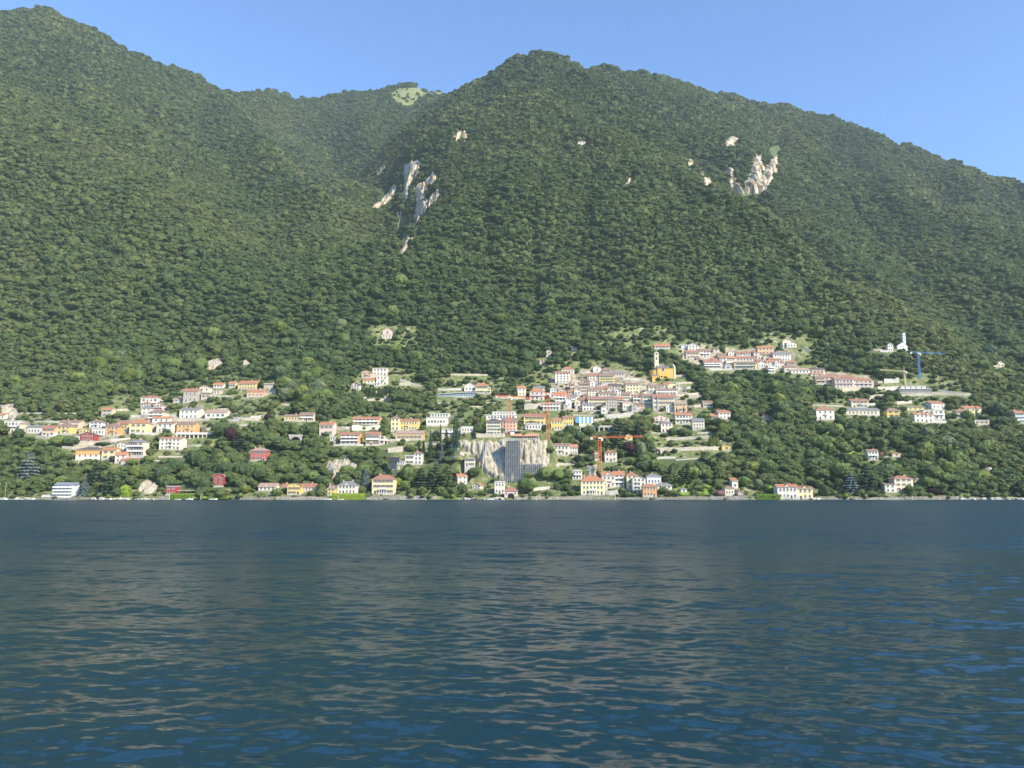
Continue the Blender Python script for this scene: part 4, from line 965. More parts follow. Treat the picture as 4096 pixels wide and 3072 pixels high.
# tower cranes
def crane(r, x, ybase, yjib, xa, xb, col, label, mast_w=1.6, apex=None, tilt=0.0, swing=0.35):
    p, px, py = spot(r, x, ybase); Y = p[1]; root = thing('tower_crane', tuple(p)); H = Z(r, yjib, Y) - p[2]; m = plain('crane_paint_%.2f_%.2f' % col[:2], col, .45)
    la, lb = Xp(r, xa, yjib, Y) - p[0], Xp(r, xb, yjib, Y) - p[0]; w = mast_w / 2
    b = MB(); n = max(6, int(H / mast_w / 1.3))
    for sx in (-w, w):
        for sy in (-w, w): b.beam((sx, sy, -3), (sx, sy, H), .17)
    for k in range(n):
        z0, z1 = H * k / n, H * (k + 1) / n
        for q0, q1 in (((-w, -w), (w, -w)), ((w, -w), (w, w)), ((w, w), (-w, w)), ((-w, w), (-w, -w))):
            b.beam((*q0, z0), (*q1, z1), .09)
    b.build('mast', m, root)
    def lattice(L, name):
        b = MB(); s = 1 if L > 0 else -1; n = max(3, int(abs(L) / 1.7)); c = math.cos(swing); sn = math.sin(swing)
        P = lambda t, dy, dz_: (t * c * s - dy * sn, t * sn * s + dy * c, H + dz_ + t * tilt)
        A = abs(L) / c
        for dy, dz_ in ((-.55, 0), (.55, 0), (0, 1.1)): b.beam(P(0, dy, dz_), P(A, dy, dz_), .09)
        for k in range(n):
            t0, t1 = A * k / n, A * (k + 1) / n
            for dy in (-.55, .55): b.beam(P(t0, dy, 0), P((t0 + t1) / 2, 0, 1.1), .055); b.beam(P((t0 + t1) / 2, 0, 1.1), P(t1, dy, 0), .055)
            b.beam(P(t0, -.55, 0), P(t1, .55, 0), .05)
        o = b.build(name, m, root); return P, A
    PJ, AJ = lattice(lb, 'jib') if abs(lb) > 2 else (None, 0)
    PC, AC = lattice(la, 'counter_jib') if abs(la) > 2 else (None, 0)
    b = MB(); b.box(-w, w, -w - .3, w + .3, H - .6, H + .3); b.box(w, w + 1.2, -w - 1.0, -w + .3, H - 2.2, H - .2); b.build('cab', plain('crane_cab', (.70, .68, .62)), root)
    ah = apex or 0
    if ah:
        b = MB(); b.beam((-w, 0, H), (0, 0, H + ah), .12); b.beam((w, 0, H), (0, 0, H + ah), .12); b.build('apex_frame', m, root)
        b = MB()
        if PJ: b.beam((0, 0, H + ah), PJ(AJ * .6, 0, 1.1), .045)
        if PC: b.beam((0, 0, H + ah), PC(AC * .8, 0, 1.1), .045)
        b.build('tie_bar', m, root)
    if PC: q = PC(AC * .88, 0, -.6); b = MB(); b.box(q[0] - 1, q[0] + 1, q[1] - .7, q[1] + .7, q[2] - 1.0, q[2] + .9); b.build('counterweight', CONCRETE, root)
    if PJ: q = PJ(AJ * .7, 0, 0); b = MB(); b.box(q[0] - .4, q[0] + .4, q[1] - .4, q[1] + .4, q[2] - .5, q[2] - .05); b.beam((q[0], q[1], q[2] - .4), (q[0], q[1], q[2] - 6), .035); b.beam((q[0], q[1], q[2] - 6), (q[0], q[1], q[2] - 6.7), .18); b.build('trolley_hook', IRON, root)
    tag(root, label, 'crane', 'tower cranes on the hillside'); box_px(r, x - 14, yjib, x + 14, ybase, Y - 1)
ORG = (.75, .17, .05)
crane(4, 1168, 905, 506, 1020, 1430, ORG, 'orange tower crane rising behind the tall scaffold', 2.6, 0, 0, .5)
crane(5, 233, 1003, 545, 190, 470, ORG, 'slim orange tower crane beside the yellow hotel', 2.0, 0, 0, .75)
crane(5, 757, 1362, 985, 655, 1200, ORG, 'orange tower crane nearest the water behind the lakeside palazzo', 1.9, 0, .035, .2)
crane(8, 320, 492, 258, 215, 600, (.06, .20, .48), 'blue tower crane below the white chapel', 1.5, 0, .02, .3)
crane(8, 187, 556, 428, 187, -80, (.62, .55, .28), 'pale yellow luffing crane behind the dark grey villa', 1.4, 5.5, 0, .25)

# scaffolds
def scaffold(r, x0, y0, x1, y1, cols, levels, label, core):
    p, px, py = spot(r, (x0 + x1) / 2, y1); Y = p[1]; root = thing('scaffold', tuple(p)); a = Xp(r, x0, y1, Y) - p[0]; c = Xp(r, x1, y1, Y) - p[0]; H = Z(r, y0, Y) - p[2]
    cw = (c - a) / cols; lv = H / levels; dp = 1.7
    bm_ = MB(); bm_.beam((0, 0, -3), (0, 0, H + 1.1), .15); post = bm_.mesh('post', STEEL)
    for k in range(cols + 1):
        for yy in (0, dp): link('post', post, root, (a + cw * k, yy, 0))
    bm_ = MB(); bm_.box(a - .3, c + .3, 0, dp, -.12, 0.04); deck = bm_.mesh('deck', plain('scaffold_board', (.24, .22, .19), .9))
    bm_ = MB(); bm_.beam((a - .3, -.12, 0), (c + .3, -.12, 0), .09); rail = bm_.mesh('guard_rail', STEEL)
    for k in range(1, levels + 1):
        link('deck', deck, root, (0, 0, lv * k)); link('guard_rail', rail, root, (0, 0, lv * k + lv * .45 if k < levels else lv * k + 1)); link('ledger', rail, root, (0, 0, lv * k))
    bm_ = MB()
    for k in range(0, levels - 2, 3): bm_.beam((a + cw * (k % cols), -.15, lv * k), (a + cw * min(cols, (k % cols) + 2), -.15, lv * (k + 2)), .07)
    bm_.build('brace', STEEL, root)
    if core:
        bm_ = MB(); bm_.box(a + .4, c - .4, dp + .3, dp + 5, -3, H - .6); s = bm_.build('shaft', plaster((.07, .08, .09)), root)
    tag(root, label, 'scaffold'); box_px(r, x0, y0, x1, y1 - 90, Y - 2)
scaffold(4, 1132, 958, 1290, 1425, 8, 19, 'tall narrow steel scaffold standing against the quarried rock face', True)
scaffold(5, 2, 1250, 174, 1362, 9, 5, 'low wide steel scaffold right of the tall one', True)

# the building site above the scaffold
p, px, py = spot(4, 1290, 962); Y = p[1]; root = thing('building_site', tuple(p)); g = lambda x, y: (Xp(4, x, y, Y) - p[0], Z(4, y, Y) - p[2])
b = MB(); a0, z0 = g(1125, 935); a1, z1 = g(1495, 910); b.box(a0, a1, 0, 9, -4, z0 * .25); b.box(a0, a1, -.5, 9, z0 * .25, z0 * .25 + .35); b.box(a0 + 12, a1, -.2, 9, z1, z1 + .35); b.build('floor_slab', CONCRETE, root)
pil = MB(); pil.box(-.2, .2, -.2, .2, z0 * .25, z1); pil = pil.mesh('column', CONCRETE)
for k in range(8): link('column', pil, root, (a0 + 13 + k * (a1 - a0 - 14) / 7, .3, 0))
b = MB(); b.box(a0 + 6, a1 - 1, -.6, -.5, z1 - .9, z1 + .9); b.build('safety_mesh', plain('orange_netting', (.62, .30, .20), .9), root)
b = MB(); q0, qz = g(1172, 862); q1, _ = g(1225, 862); b.box(q0, q1, 2, 6, 0, qz); b.box(q0 - .5, q1 + 6, 1, 6, qz, qz + .4); b.build('stair_core', plaster((.66, .64, .60)), root)
tag(root, 'concrete building under construction beneath the orange crane', 'building')

# the cliff lift
p, px, py = spot(3, 1347, 1372); Y = p[1]; root = thing('lift_tower', tuple(p)); g = lambda x, y: (Xp(3, x, y, Y) - p[0], Z(3, y, Y) - p[2])
b = MB(); a0, zt = g(1336, 1150); a1, _ = g(1360, 1150); b.box(a0, a1, 0, a1 - a0, -4, zt); b.build('shaft', plain('lift_cladding', (.11, .12, .13), .35, .4), root)
b = MB(); c0, ct = g(1282, 1152); c1, cb = g(1384, 1200); b.box(c0, c1, -.8, 3, cb, ct, 0); b.box(c0 - .3, c1 + .3, -1.1, 3.3, ct, ct + .3, 1); b.box(c0, a0 - .1, -.6, 2.5, cb - 5, cb - .3, 0); cabn = b.build('glazed_station', [GLASS, IRON], root)
b = MB()
for k in range(9): xx = c0 + (c1 - c0) * k / 8; b.box(xx - .09, xx + .09, -.9, -.8, cb, ct)
b.box(c0, c1, -.92, -.8, (cb + ct) / 2 - .1, (cb + ct) / 2 + .1); b.build('mullion', IRON, cabn)
b = MB(); b.prism([(c0 + 2, -.6, ct + .3), (c1 - 2, -.6, ct + .3), ((c0 + c1) / 2, -.6, ct + 1.3)], (0, 3, 0)); b.build('roof', tiles(ROOFC['r'][0]), root)
tag(root, 'dark glazed lift tower with a shaft down the rock', 'lift tower'); box_px(3, 1282, 1140, 1384, 1300, Y - 3)

# striped tarpaulin over a building
p, px, py = spot(5, 595, 862); Y = p[1]; root = thing('wrapped_building', tuple(p)); g = lambda x, y: (Xp(5, x, y, Y) - p[0], Z(5, y, Y) - p[2])
a0, zt = g(507, 776); a1, zb = g(683, 834); b = MB(); b.box(a0 + 3, a1, 0, 8, -4, zb); b.box(a0 + .3, a1 - .3, 1, 8, zb, zt - .3); b.build('wall', plaster((.76, .68, .45)), root)
for k in range(9):
    b = MB(); w_ = (a1 - a0) / 9; b.box(a0 + w_ * k, a0 + w_ * (k + 1) - .02, -.4 - .06 * (k % 2), .4, zb, zt)
    b.box(a0 + w_ * k, a0 + w_ * (k + 1) - .02, -.4, 7, zt, zt + .12); b.build('tarpaulin', plain('tarp_blue', (.10, .32, .66), .5) if k in (0, 1, 3, 5, 7) else plain('tarp_white', (.78, .80, .82), .5), root)
tag(root, 'building wrapped in a blue and white striped tarpaulin', 'building'); box_px(5, 507, 774, 683, 836, Y)

# arcaded gallery, viaduct under the orange palazzo, road bridge
def arcade(r, x0, x1, yt, yb, n, label, name, fill, mat, arch=True, dY=0):
    p, px, py = spot(r, (x0 + x1) / 2, yb, dY); Y = p[1]; root = thing(name, tuple(p)); a = Xp(r, x0, yb, Y) - p[0]; c = Xp(r, x1, yb, Y) - p[0]; H = Z(r, yt, Y) - p[2]; w = (c - a) / n
    b = MB(); b.box(a - .5, c + .5, -.3, 5, H - .9, H); b.box(a - .5, c + .5, -.3, -.05, H, H + .7); b.build('deck', mat, root)
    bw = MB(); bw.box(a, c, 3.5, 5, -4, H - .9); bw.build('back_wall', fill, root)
    for k in range(n):
        x_0, x_1 = a + w * k, a + w * (k + 1); pw = w * .14
        b = MB()
        if arch:
            R_ = (w - 2 * pw) / 2; zc = max(.5, H - .95 - R_ * .75); ar = [(x_0 + pw + R_ - R_ * math.cos(t), zc + R_ * .7 * math.sin(t)) for t in np.linspace(0, math.pi, 9)]
            pts = [(x_0, -3)] + [(x_0 + pw, -3)] + ar + [(x_1 - pw, -3), (x_1 - .02, -3), (x_1 - .02, H - .9), (x_0, H - .9)]
            top = [(x_0 + pw + R_ - R_ * math.cos(t), H - .9) for t in np.linspace(0, math.pi, 9)]
            for (q0, q1, t0_, t1_) in zip(ar[:-1], ar[1:], top[:-1], top[1:]): b.prism([(q0[0], 0, q0[1]), (q1[0], 0, q1[1]), (t1_[0], 0, t1_[1]), (t0_[0], 0, t0_[1])], (0, .8, 0))
            b.box(x_0, x_0 + pw, 0, .8, -4, H - .9); b.box(x_1 - pw, x_1 - .02, 0, .8, -4, H - .9)
            b.build('arch', mat, root)
        else:
            b.box(x_0, x_0 + .6, 0, .6, -6, H - .9); b.build('pillar', mat, root)
    tag(root, label, 'bridge' if 'bridge' in name else 'arcade'); box_px(r, x0, yt, x1, yb, Y - 1)
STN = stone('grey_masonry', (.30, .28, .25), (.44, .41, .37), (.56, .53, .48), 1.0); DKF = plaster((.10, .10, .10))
arcade(5, 552, 892, 868, 925, 7, 'stone gallery with dark arches below the striped tarpaulin', 'arcaded_gallery', DKF, STN)
arcade(2, 440, 806, 892, 948, 8, 'white pillared terrace running beneath the orange palazzo', 'pillared_terrace', stone('terrace_stone', (.26, .24, .19), (.40, .36, .29), (.52, .48, .40), .9), plaster((.70, .67, .60)), False)
arcade(3, 205, 340, 915, 978, 1, 'grey stone road bridge half hidden in the woods', 'stone_bridge', DKF, STN)
arcade(3, 1170, 1256, 960, 1015, 2, 'small arched terrace beside the tan apartment block', 'arched_terrace', DKF, plaster((.68, .60, .48)))

# the restaurant with the long veranda
p, px, py = spot(4, 590, 502); Y = p[1]; root = thing('long_veranda', tuple(p)); g = lambda x, y: (Xp(4, x, y, Y) - p[0], Z(4, y, Y) - p[2])
a0, z0 = g(395, 478); a1, z1 = g(806, 455); n = 16
b = MB(); P_ = [(a0 + (a1 - a0) * k / n, z0 + (z1 - z0) * math.sin(math.pi / 2 * k / n)) for k in range(n + 1)]
for (xa, za), (xb, zb) in zip(P_[:-1], P_[1:]): b.prism([(xa, -1.2, za), (xb, -1.2, zb), (xb, 7, zb + .5), (xa, 7, za + .5)], (0, 0, .35))
b.build('roof', plaster((.74, .72, .68)), root)
for k in range(n):
    b = MB(); xa, za = P_[k]; xb, zb = P_[k + 1]; b.box(xa + .25, xb - .02, 0, .1, .3, min(za, zb) - .05, 0); b.box(xa, xa + .24, -.1, .2, -4, za, 1); b.box(xa, xb, -.1, .3, -4, .28, 1); b.build('glazed_bay', [plain('veranda_glass', (.16, .22, .26), .15), plaster((.74, .72, .68))], root)
tag(root, 'long low veranda with a curved white roof and glazed bays', 'restaurant'); box_px(4, 390, 445, 806, 500, Y)

# grey four-storey house behind balconies at the left shore
p, px, py = spot(1, 832, 1566); Y = max(p[1], 506); root = thing('balconied_house', tuple(p)); g = lambda x, y: (Xp(1, x, y, Y) - p[0], Z(1, y, Y) - p[2])
a0, zt = g(718, 1412); a1, _ = g(952, 1412); b = MB(); b.box(a0 + .5, a1 - .5, 0, 9, -3, zt); b.build('wall', plaster((.62, .64, .66)), root)
b = MB(); b.prism([(a0, -.6, zt), (a1, -.6, zt), (a1 - 1, 2, zt + 1.7), (a0 + 1, 2, zt + 1.7)], (0, 7, 0)); b.build('roof', plain('zinc_roof', (.34, .36, .40), .4, .4), root)
for f in range(4):
    zz = zt * f / 4
    b = MB(); b.box(a0, a1, -1.5, 0, zz, zz + .22); b.box(a0, a1, -1.5, -1.4, zz + .22, zz + 1.1); b.build('balcony', plaster((.74, .75, .76)), root)
    for k in range(4): link('window', WIN[''], root, (a0 + 1.6 + k * (a1 - a0 - 2.6) / 4, 0, zz + .3), (1.5, 1, zt / 4 * .62))
tag(root, 'grey four-storey house with full-width white balconies on the left shore', 'house'); box_px(1, 718, 1390, 930, 1550, Y)

# waterside gate of the boat basin
p, px, py = spot(1, 562, 1612); Y = p[1]; root = thing('boat_gate', (p[0], Y, .0)); a = Xp(1, 505, 1612, Y) - p[0]; c = Xp(1, 618, 1612, Y) - p[0]; H = Z(1, 1562, Y)
b = MB(); b.box(a, a + 1.6, 0, 5, -2, H); b.box(c - 1.6, c, 0, 5, -2, H); b.box(a, c, 0, 5, H, H + .9); b.build('wall', plaster((.60, .57, .52)), root)
b = MB(); b.box(a + 1.6, c - 1.6, 2, 2.2, -2, H); b.build('dark_opening', ARCHD, root)  # dark sheet painted as the shade within the gate
for k in range(6): b = MB(); xx = a + .2 + k * (c - a - .8) / 5; b.box(xx, xx + .5, .1, .6, H + .9, H + 1.7); b.build('merlon', plaster((.64, .60, .54)), root)
tag(root, 'small stone boat gate with a toothed parapet on the left shore', 'boathouse'); box_px(1, 500, 1545, 622, 1612, Y)

# concrete retaining boxes of a house to come, pergolas
def pergola(r, x0, x1, yt, yb, label, mat):
    p, px, py = spot(r, (x0 + x1) / 2, yb); Y = p[1]; root = thing('pergola', tuple(p)); a = Xp(r, x0, yb, Y) - p[0]; c = Xp(r, x1, yb, Y) - p[0]; H = max(2.2, Z(r, yt, Y) - p[2])
    b = MB(); b.box(a - .3, c + .3, -.3, 4.2, H, H + .2); b.build('canopy', mat, root); pm = MB(); pm.box(-.12, .12, -.12, .12, -4, H); pm = pm.mesh('post', FRAMEB)
    for k in range(5):
        for yy in (0, 4): link('post', pm, root, (a + (c - a) * k / 4, yy, 0))
    tag(root, label, 'pergola'); box_px(r, x0, yt, x1, yb, Y)
pergola(4, 1015, 1180, 462, 498, 'brown terrace pergola right of the yellow veranda house', plain('brown_canvas', (.24, .17, .13), .9))
pergola(3, 1262, 1450, 238, 268, 'flat brown pergola beside the white flat-roofed villa', plain('brown_canvas', (.24, .17, .13), .9))
pergola(2, 460, 640, 1504, 1550, 'white canopy over the waterfront terrace by the crimson villa', plaster((.75, .73, .70)))

# boats and buoys
def boat(r, x0, x1, yw, label, cabin=True, col=(.80, .80, .78), mast=0.0, dY=0.0):
    px0, py = U(r, x0, yw); px1, _ = U(r, x1, yw); xm = 0.5 * (px0 + px1)
    Y = 492.0 + dY; c = at(xm, py, Y); L = max(3.0, (px1 - px0) * Y / F_PX); root = thing('sailing_boat' if mast else 'motor_boat', (float(c[0]), Y, 0.0), 0.12)
    W = L * .32; H = L * .13; b = MB(); secs = []
    for t, w_, zk, zt in ((-.5, .85, -.15, 1.0), (-.2, 1, -.25, .95), (.15, .95, -.25, 1.0), (.38, .55, -.1, 1.15), (.5, .04, .5, 1.3)):
        secs.append([(t * L, -W / 2 * w_, zt * H), (t * L, -W / 2 * w_ * .8, .2 * H), (t * L, 0, zk * H), (t * L, W / 2 * w_ * .8, .2 * H), (t * L, W / 2 * w_, zt * H)])
    for s0, s1 in zip(secs[:-1], secs[1:]):
        for k in range(4): b.poly([s0[k], s1[k], s1[k + 1], s0[k + 1]])
        b.poly([(q[0], q[1], q[2] - .1) for q in (s0[0], s0[4], s1[4], s1[0])], 1)
    b.poly(secs[0][::-1]); b.build('hull', [plain('hull_%.2f' % col[0], col, .3), plain('boat_deck', (.55, .45, .32), .6)], root)
    if cabin:
        b = MB(); b.prism([(-.12 * L, -W * .32, H * .8), (.2 * L, -W * .32, H * .8), (.12 * L, -W * .32, H * 1.9), (-.1 * L, -W * .32, H * 1.9)], (0, W * .64, 0)); b.build('cabin', plain('boat_white', (.78, .78, .76), .3), root)
        b = MB(); b.box(-.08 * L, .1 * L, -W * .33, W * .33, H * 1.25, H * 1.6); b.build('cabin_window', GLASS, root)
    if mast:
        b = MB(); b.beam((0, 0, H * .5), (0, 0, mast), .09, 0, 6); b.beam((0, 0, H * 2), (-L * .4, 0, H * 2), .06); b.build('mast', STEEL, root)
    tag(root, label, 'boat'); return root
boat(1, 22, 88, 1618, 'white sailing boat with a bare mast at the far left shore', True, mast=11.0)
boat(2, 545, 622, 1610, 'white motor boat below the crimson waterfront villa')
boat(2, 430, 495, 1612, 'low open boat moored left of the white motor boat', False)
boat(2, 795, 880, 1606, 'long white launch off the bright green lawn', False)
boat(3, 575, 660, 1592, 'white launch in front of the yellow turret house', False)
boat(3, 722, 786, 1592, 'small white boat before the ivy quay', False)
boat(4, 606, 664, 1586, 'small boat with a dark cover near the lime lawn', True, (.30, .30, .32))
boat(4, 930, 1004, 1588, 'white boat moored left of the arched boathouse', True)
for r_, x_, y_, l_ in ((4, 275, 1590, 'yellow mooring buoy off the promenade wall'), (4, 1458, 1586, 'yellow mooring buoy off the long quay'), (5, 112, 1590, 'small pale buoy off the long quay')):
    px, py = U(r_, x_, y_); c = at(px, py, 480.0); b = MB(); n = 8
    for i in range(4):
        for k in range(n):
            q = [(math.sin(math.pi * a_ / 4) * .42 * math.cos(2 * math.pi * k_ / n), math.sin(math.pi * a_ / 4) * .42 * math.sin(2 * math.pi * k_ / n), .2 - .42 * math.cos(math.pi * a_ / 4)) for a_, k_ in ((i, k), (i, k + 1), (i + 1, k + 1), (i + 1, k))]
            b.poly(q)
    b.beam((0, 0, .55), (0, 0, .85), .06)
    tag(link('mooring_buoy', b.mesh('mooring_buoy', plain('buoy_yellow', (.75, .60, .10), .4)), None, (float(c[0]), 480.0, 0)), l_, 'buoy')

# terrace walls: patch x0 y0 x1 y1 height(px)
WALLS = '''1 250 535 1000 540 14;1 330 640 720 645 20;1 980 600 1190 596 18;1 1380 505 1600 500 26;1 1575 585 1720 580 28;1 760 965 960 970 30;1 900 932 1350 905 16;1 1360 880 1600 850 26;1 430 830 620 850 34;1 950 905 1140 905 22
2 340 705 440 700 16;2 455 765 800 755 28;2 640 865 820 860 34;2 500 1035 700 1030 20;2 250 1152 545 1150 18;2 170 1190 400 1192 14;2 845 502 1010 500 16;2 1000 500 1220 528 14;2 870 690 1130 692 20;2 990 770 1110 768 30;2 1115 818 1250 816 30;2 1050 745 1330 760 34;2 1230 740 1345 735 40;2 640 600 730 620 30;2 880 640 990 640 18;2 0 905 240 905 26;2 1330 430 1480 440 22;2 980 655 1220 680 14
3 875 862 1180 862 55;3 690 852 862 850 34;3 700 905 880 900 16;3 680 1025 1000 1025 22;3 1040 545 1400 545 28;3 1275 872 1500 872 12;3 1270 975 1500 972 22;3 1380 380 1500 375 34;3 130 590 215 600 22;3 930 520 1035 515 14;3 1260 1100 1420 1090 60;3 1270 1280 1390 1280 45
4 345 575 560 572 14;4 800 570 1090 572 14;4 600 612 1000 610 12;4 410 435 700 432 26;4 500 385 700 380 14;4 540 272 940 275 18;4 1040 300 1180 305 10;4 1330 640 1500 625 50;4 815 935 1125 935 42;4 570 1078 812 1075 24;4 590 1115 800 1120 28;4 470 1165 640 1160 26;4 365 1195 410 1230 34;4 160 1020 400 1015 26;4 280 820 510 815 18;4 0 330 220 400 26;4 1000 470 1260 470 16;4 520 740 760 765 16;4 1060 520 1430 525 18
5 0 690 205 680 52;5 690 815 800 805 26;5 800 795 1090 770 44;5 1010 830 1250 830 14;5 1300 1145 1408 1142 48;5 230 1025 490 1020 20;5 310 1262 525 1255 24;5 540 520 640 522 40;5 60 1520 250 1500 34;5 440 440 480 470 30;5 500 330 660 340 26;5 900 400 1150 410 24;5 1000 520 1200 505 16;5 480 760 700 770 18;5 810 1560 935 1560 50;5 0 620 60 620 20;5 730 100 870 100 8;5 1190 460 1260 500 18
6 240 1065 640 1045 28;6 130 1165 750 1150 34;6 150 1235 330 1230 22;6 330 1250 560 1235 16;6 340 660 560 640 22;6 350 600 470 585 22;6 330 480 420 470 20;6 450 765 600 755 24;6 530 1005 650 1000 18;6 0 595 60 590 34;6 1000 165 1290 155 8;6 0 85 100 80 10;6 450 675 560 670 30;6 330 545 480 540 18;6 0 40 90 38 8;6 1150 130 1290 128 8;6 560 340 600 345 30;6 640 420 860 415 18;6 100 1000 190 1010 18
7 1040 595 1236 592 28;7 1100 538 1238 530 44;7 1010 545 1100 530 20;7 715 615 872 600 34;7 960 740 1244 722 18;7 440 745 720 755 14;7 960 690 1100 680 44;7 0 90 140 88 8;7 1000 238 1130 238 16;7 350 225 420 265 30;7 1060 250 1140 250 22
8 430 640 800 655 26;8 110 735 250 720 30;8 440 905 570 905 26;8 990 385 1281 380 14;8 1100 405 1281 410 10;8 0 600 130 596 26;8 130 655 440 650 18;8 20 1275 160 1272 12;8 430 600 720 640 16'''
WST = [stone('drystone_%d' % k, a, b_, c_, 1.3) for k, (a, b_, c_) in enumerate((((.30, .26, .20), (.50, .44, .35), (.66, .60, .49)), ((.34, .32, .29), (.50, .48, .43), (.64, .61, .55)), ((.30, .27, .22), (.42, .38, .31), (.54, .49, .41))))]
witems = []
def wallrun(pts, hts, name, mat, thick=.7, deep=4.0):
    b = MB(); n = len(pts)
    for k in range(n):
        x, y, z = pts[k]; h = hts[k] if np.ndim(hts) else hts
        b.v += [(x, y, z - deep), (x, y, z + h), (x, y + thick, z + h), (x, y + thick, z - deep)]
    for k in range(n - 1):
        i = 4 * k
        for q in range(3): b.f.append((i + q, i + 4 + q, i + 5 + q, i + 1 + q)); b.m.append(0)
    b.f.append((0, 1, 2, 3)); b.f.append(tuple(4 * (n - 1) + q for q in (3, 2, 1, 0))); b.m += [0, 0]
    return b
for k, w_ in enumerate(WALLS.replace('\n', ';').split(';')):
    r_, x0, y0, x1, y1, hh = map(float, w_.split()); a = U(int(r_), x0, y0); c = U(int(r_), x1, y1); hpx = hh * PATCH[int(r_)][2]
    n = max(4, int((c[0] - a[0]) / 14)); t = np.linspace(0, 1, n); rk = np.random.default_rng(k)
    P, _ = cast(a[0] + (c[0] - a[0]) * t, a[1] + (c[1] - a[1]) * t)
    P = P[(np.abs(P[:, 1] - np.median(P[:, 1])) < 40)]
    if len(P) < 3: continue
    hts = hpx * P[:, 1] / F_PX * rk.uniform(.8, 1.1, len(P))
    o = wallrun(P, hts, 'terrace_wall', WST[k % 3]).build('terrace_wall', WST[k % 3])
    cx_, cy_ = (a[0] + c[0]) / 2, (a[1] + c[1]) / 2 - hpx / 2; dd, rel = relation(cx_, cy_)
    o['kind'] = 'thing'; witems.append((o, 'dry stone terrace wall ' + rel, dd, 'wall', 'terrace walls between the gardens'))
    if hpx > 6: SBOX.append((a[0], c[0], min(a[1], c[1]) - hpx, max(a[1], c[1]) - hpx * .35, float(P[:, 1].min())))
settle(witems)

# the waterfront: quays, lawns and hedges along the shore
def shore_y(x): return SHORE + 3.0 * vnoise(x / 40, x * 0 + 0.3, 3) + 8 * vnoise(x / 190, x * 0 + 0.7, 5)
QUAYS = [(168, 340, 2.0, 1, 'grey stone quay under the balconied house'), (345, 398, 2.4, 0, 'stone quay left of the dark cedars'), (655, 700, 3.2, 2, 'stone plinth under the crimson waterfront villa'), (700, 792, 3.4, 3, 'ivy-green quay wall behind the moored boats'),
         (956, 1105, 2.6, 0, 'rough stone quay before the cream waterside cottage'), (1120, 1312, 3.0, 2, 'pale stone quay below the yellow curved-gable villa'), (1338, 1466, 3.6, 3, 'bright green ivy quay below the slate-roofed villa'),
         (1470, 1600, 3.2, 1, 'stone quay with a gate below the pale yellow palazzo'), (1600, 1760, 3.6, 2, 'pale promenade wall before the cedars'), (2056, 2330, 3.2, 2, 'long pale quay right of the arched boathouse'), (2330, 2560, 2.4, 1, 'quay in front of the cream lakeside palazzo'),
         (2562, 2650, 1.8, 1, 'landing stage beside the orange cube house'), (2650, 2830, 3.0, 0, 'stone garden quay right of the landing stage'), (2832, 2985, 3.6, 1, 'old stone quay around the slanted-roof boathouse'), (3012, 3108, 3.0, 3, 'clipped green quay left of the ivy-covered house'),
         (3266, 3362, 2.6, 0, 'garden quay right of the pale yellow waterside house'), (3365, 3600, 2.4, 2, 'broken pale stone quay below the dark cedars'), (3602, 3820, 3.2, 0, 'long stone quay below the cream waterside villa'), (3825, 3900, 2.6, 1, 'ruined stone landing near the right end')]
QST = [stone('quay_stone_%d' % k, a, b_, c_, .9) for k, (a, b_, c_) in enumerate((((.13, .12, .09), (.24, .22, .17), (.36, .33, .27)), ((.14, .135, .12), (.25, .24, .21), (.36, .34, .30)), ((.17, .155, .125), (.30, .275, .225), (.42, .39, .33))))]
IVY = leafmat('ivy_leaves', (.10, .20, .02), (.20, .30, .03), (.30, .38, .05))
for x0, x1, hh, mt, lab in QUAYS:
    X0, X1 = (x0 - CX) / F_PX * 500, (x1 - CX) / F_PX * 500; n = max(4, int((X1 - X0) / 2.2)); xs = np.linspace(X0, X1, n); rk = np.random.default_rng(int(x0))
    P = np.stack([xs, shore_y(xs) - 1.0, xs * 0], -1); hts = hh * .72 + rk.uniform(-.5, .25, n)
    if mt != 3: tag(wallrun(P, hts, 'stone_quay', QST[mt], 2.4).build('stone_quay', QST[mt]), lab, 'quay')
    else:
        root = thing('ivy_quay', (float(xs.mean()), float(P[:, 1].mean()), 0)); Pq = P - np.array(root.location); wallrun(Pq, hts, 'wall', WST[0], 2.0).build('wall', WST[0], root)
        ny = n * 160; u = rk.random(ny) * (n - 1); i = u.astype(int); fr = u - i; c = P[i] * (1 - fr[:, None]) + P[i + 1] * fr[:, None]; tz_ = rk.random(ny); c = c + np.stack([0 * u, np.where(tz_ > .85, rk.random(ny) * 2.2, -.12 - .3 * rk.random(ny)), tz_ * (hh + .6)], -1) - np.array(root.location)
        a_ = rk.normal(size=(ny, 3)) * .5 + np.array([0, -1, .5]); a_ /= np.linalg.norm(a_, axis=1)[:, None]; t1 = np.cross(a_, rk.normal(size=(ny, 3))); t1 /= np.linalg.norm(t1, axis=1)[:, None]; t2 = np.cross(a_, t1); s = .3
        V = np.stack([c - t1 * s - t2 * s, c + t1 * s - t2 * s, c + t1 * s + t2 * s, c - t1 * s + t2 * s], 1).reshape(-1, 3)
        link('ivy', npmesh('ivy', V, np.arange(ny * 4).reshape(-1, 4), IVY), root); tag(root, lab, 'quay')
LAWN = plain('lawn_grass', (.17, .27, .03), .9)
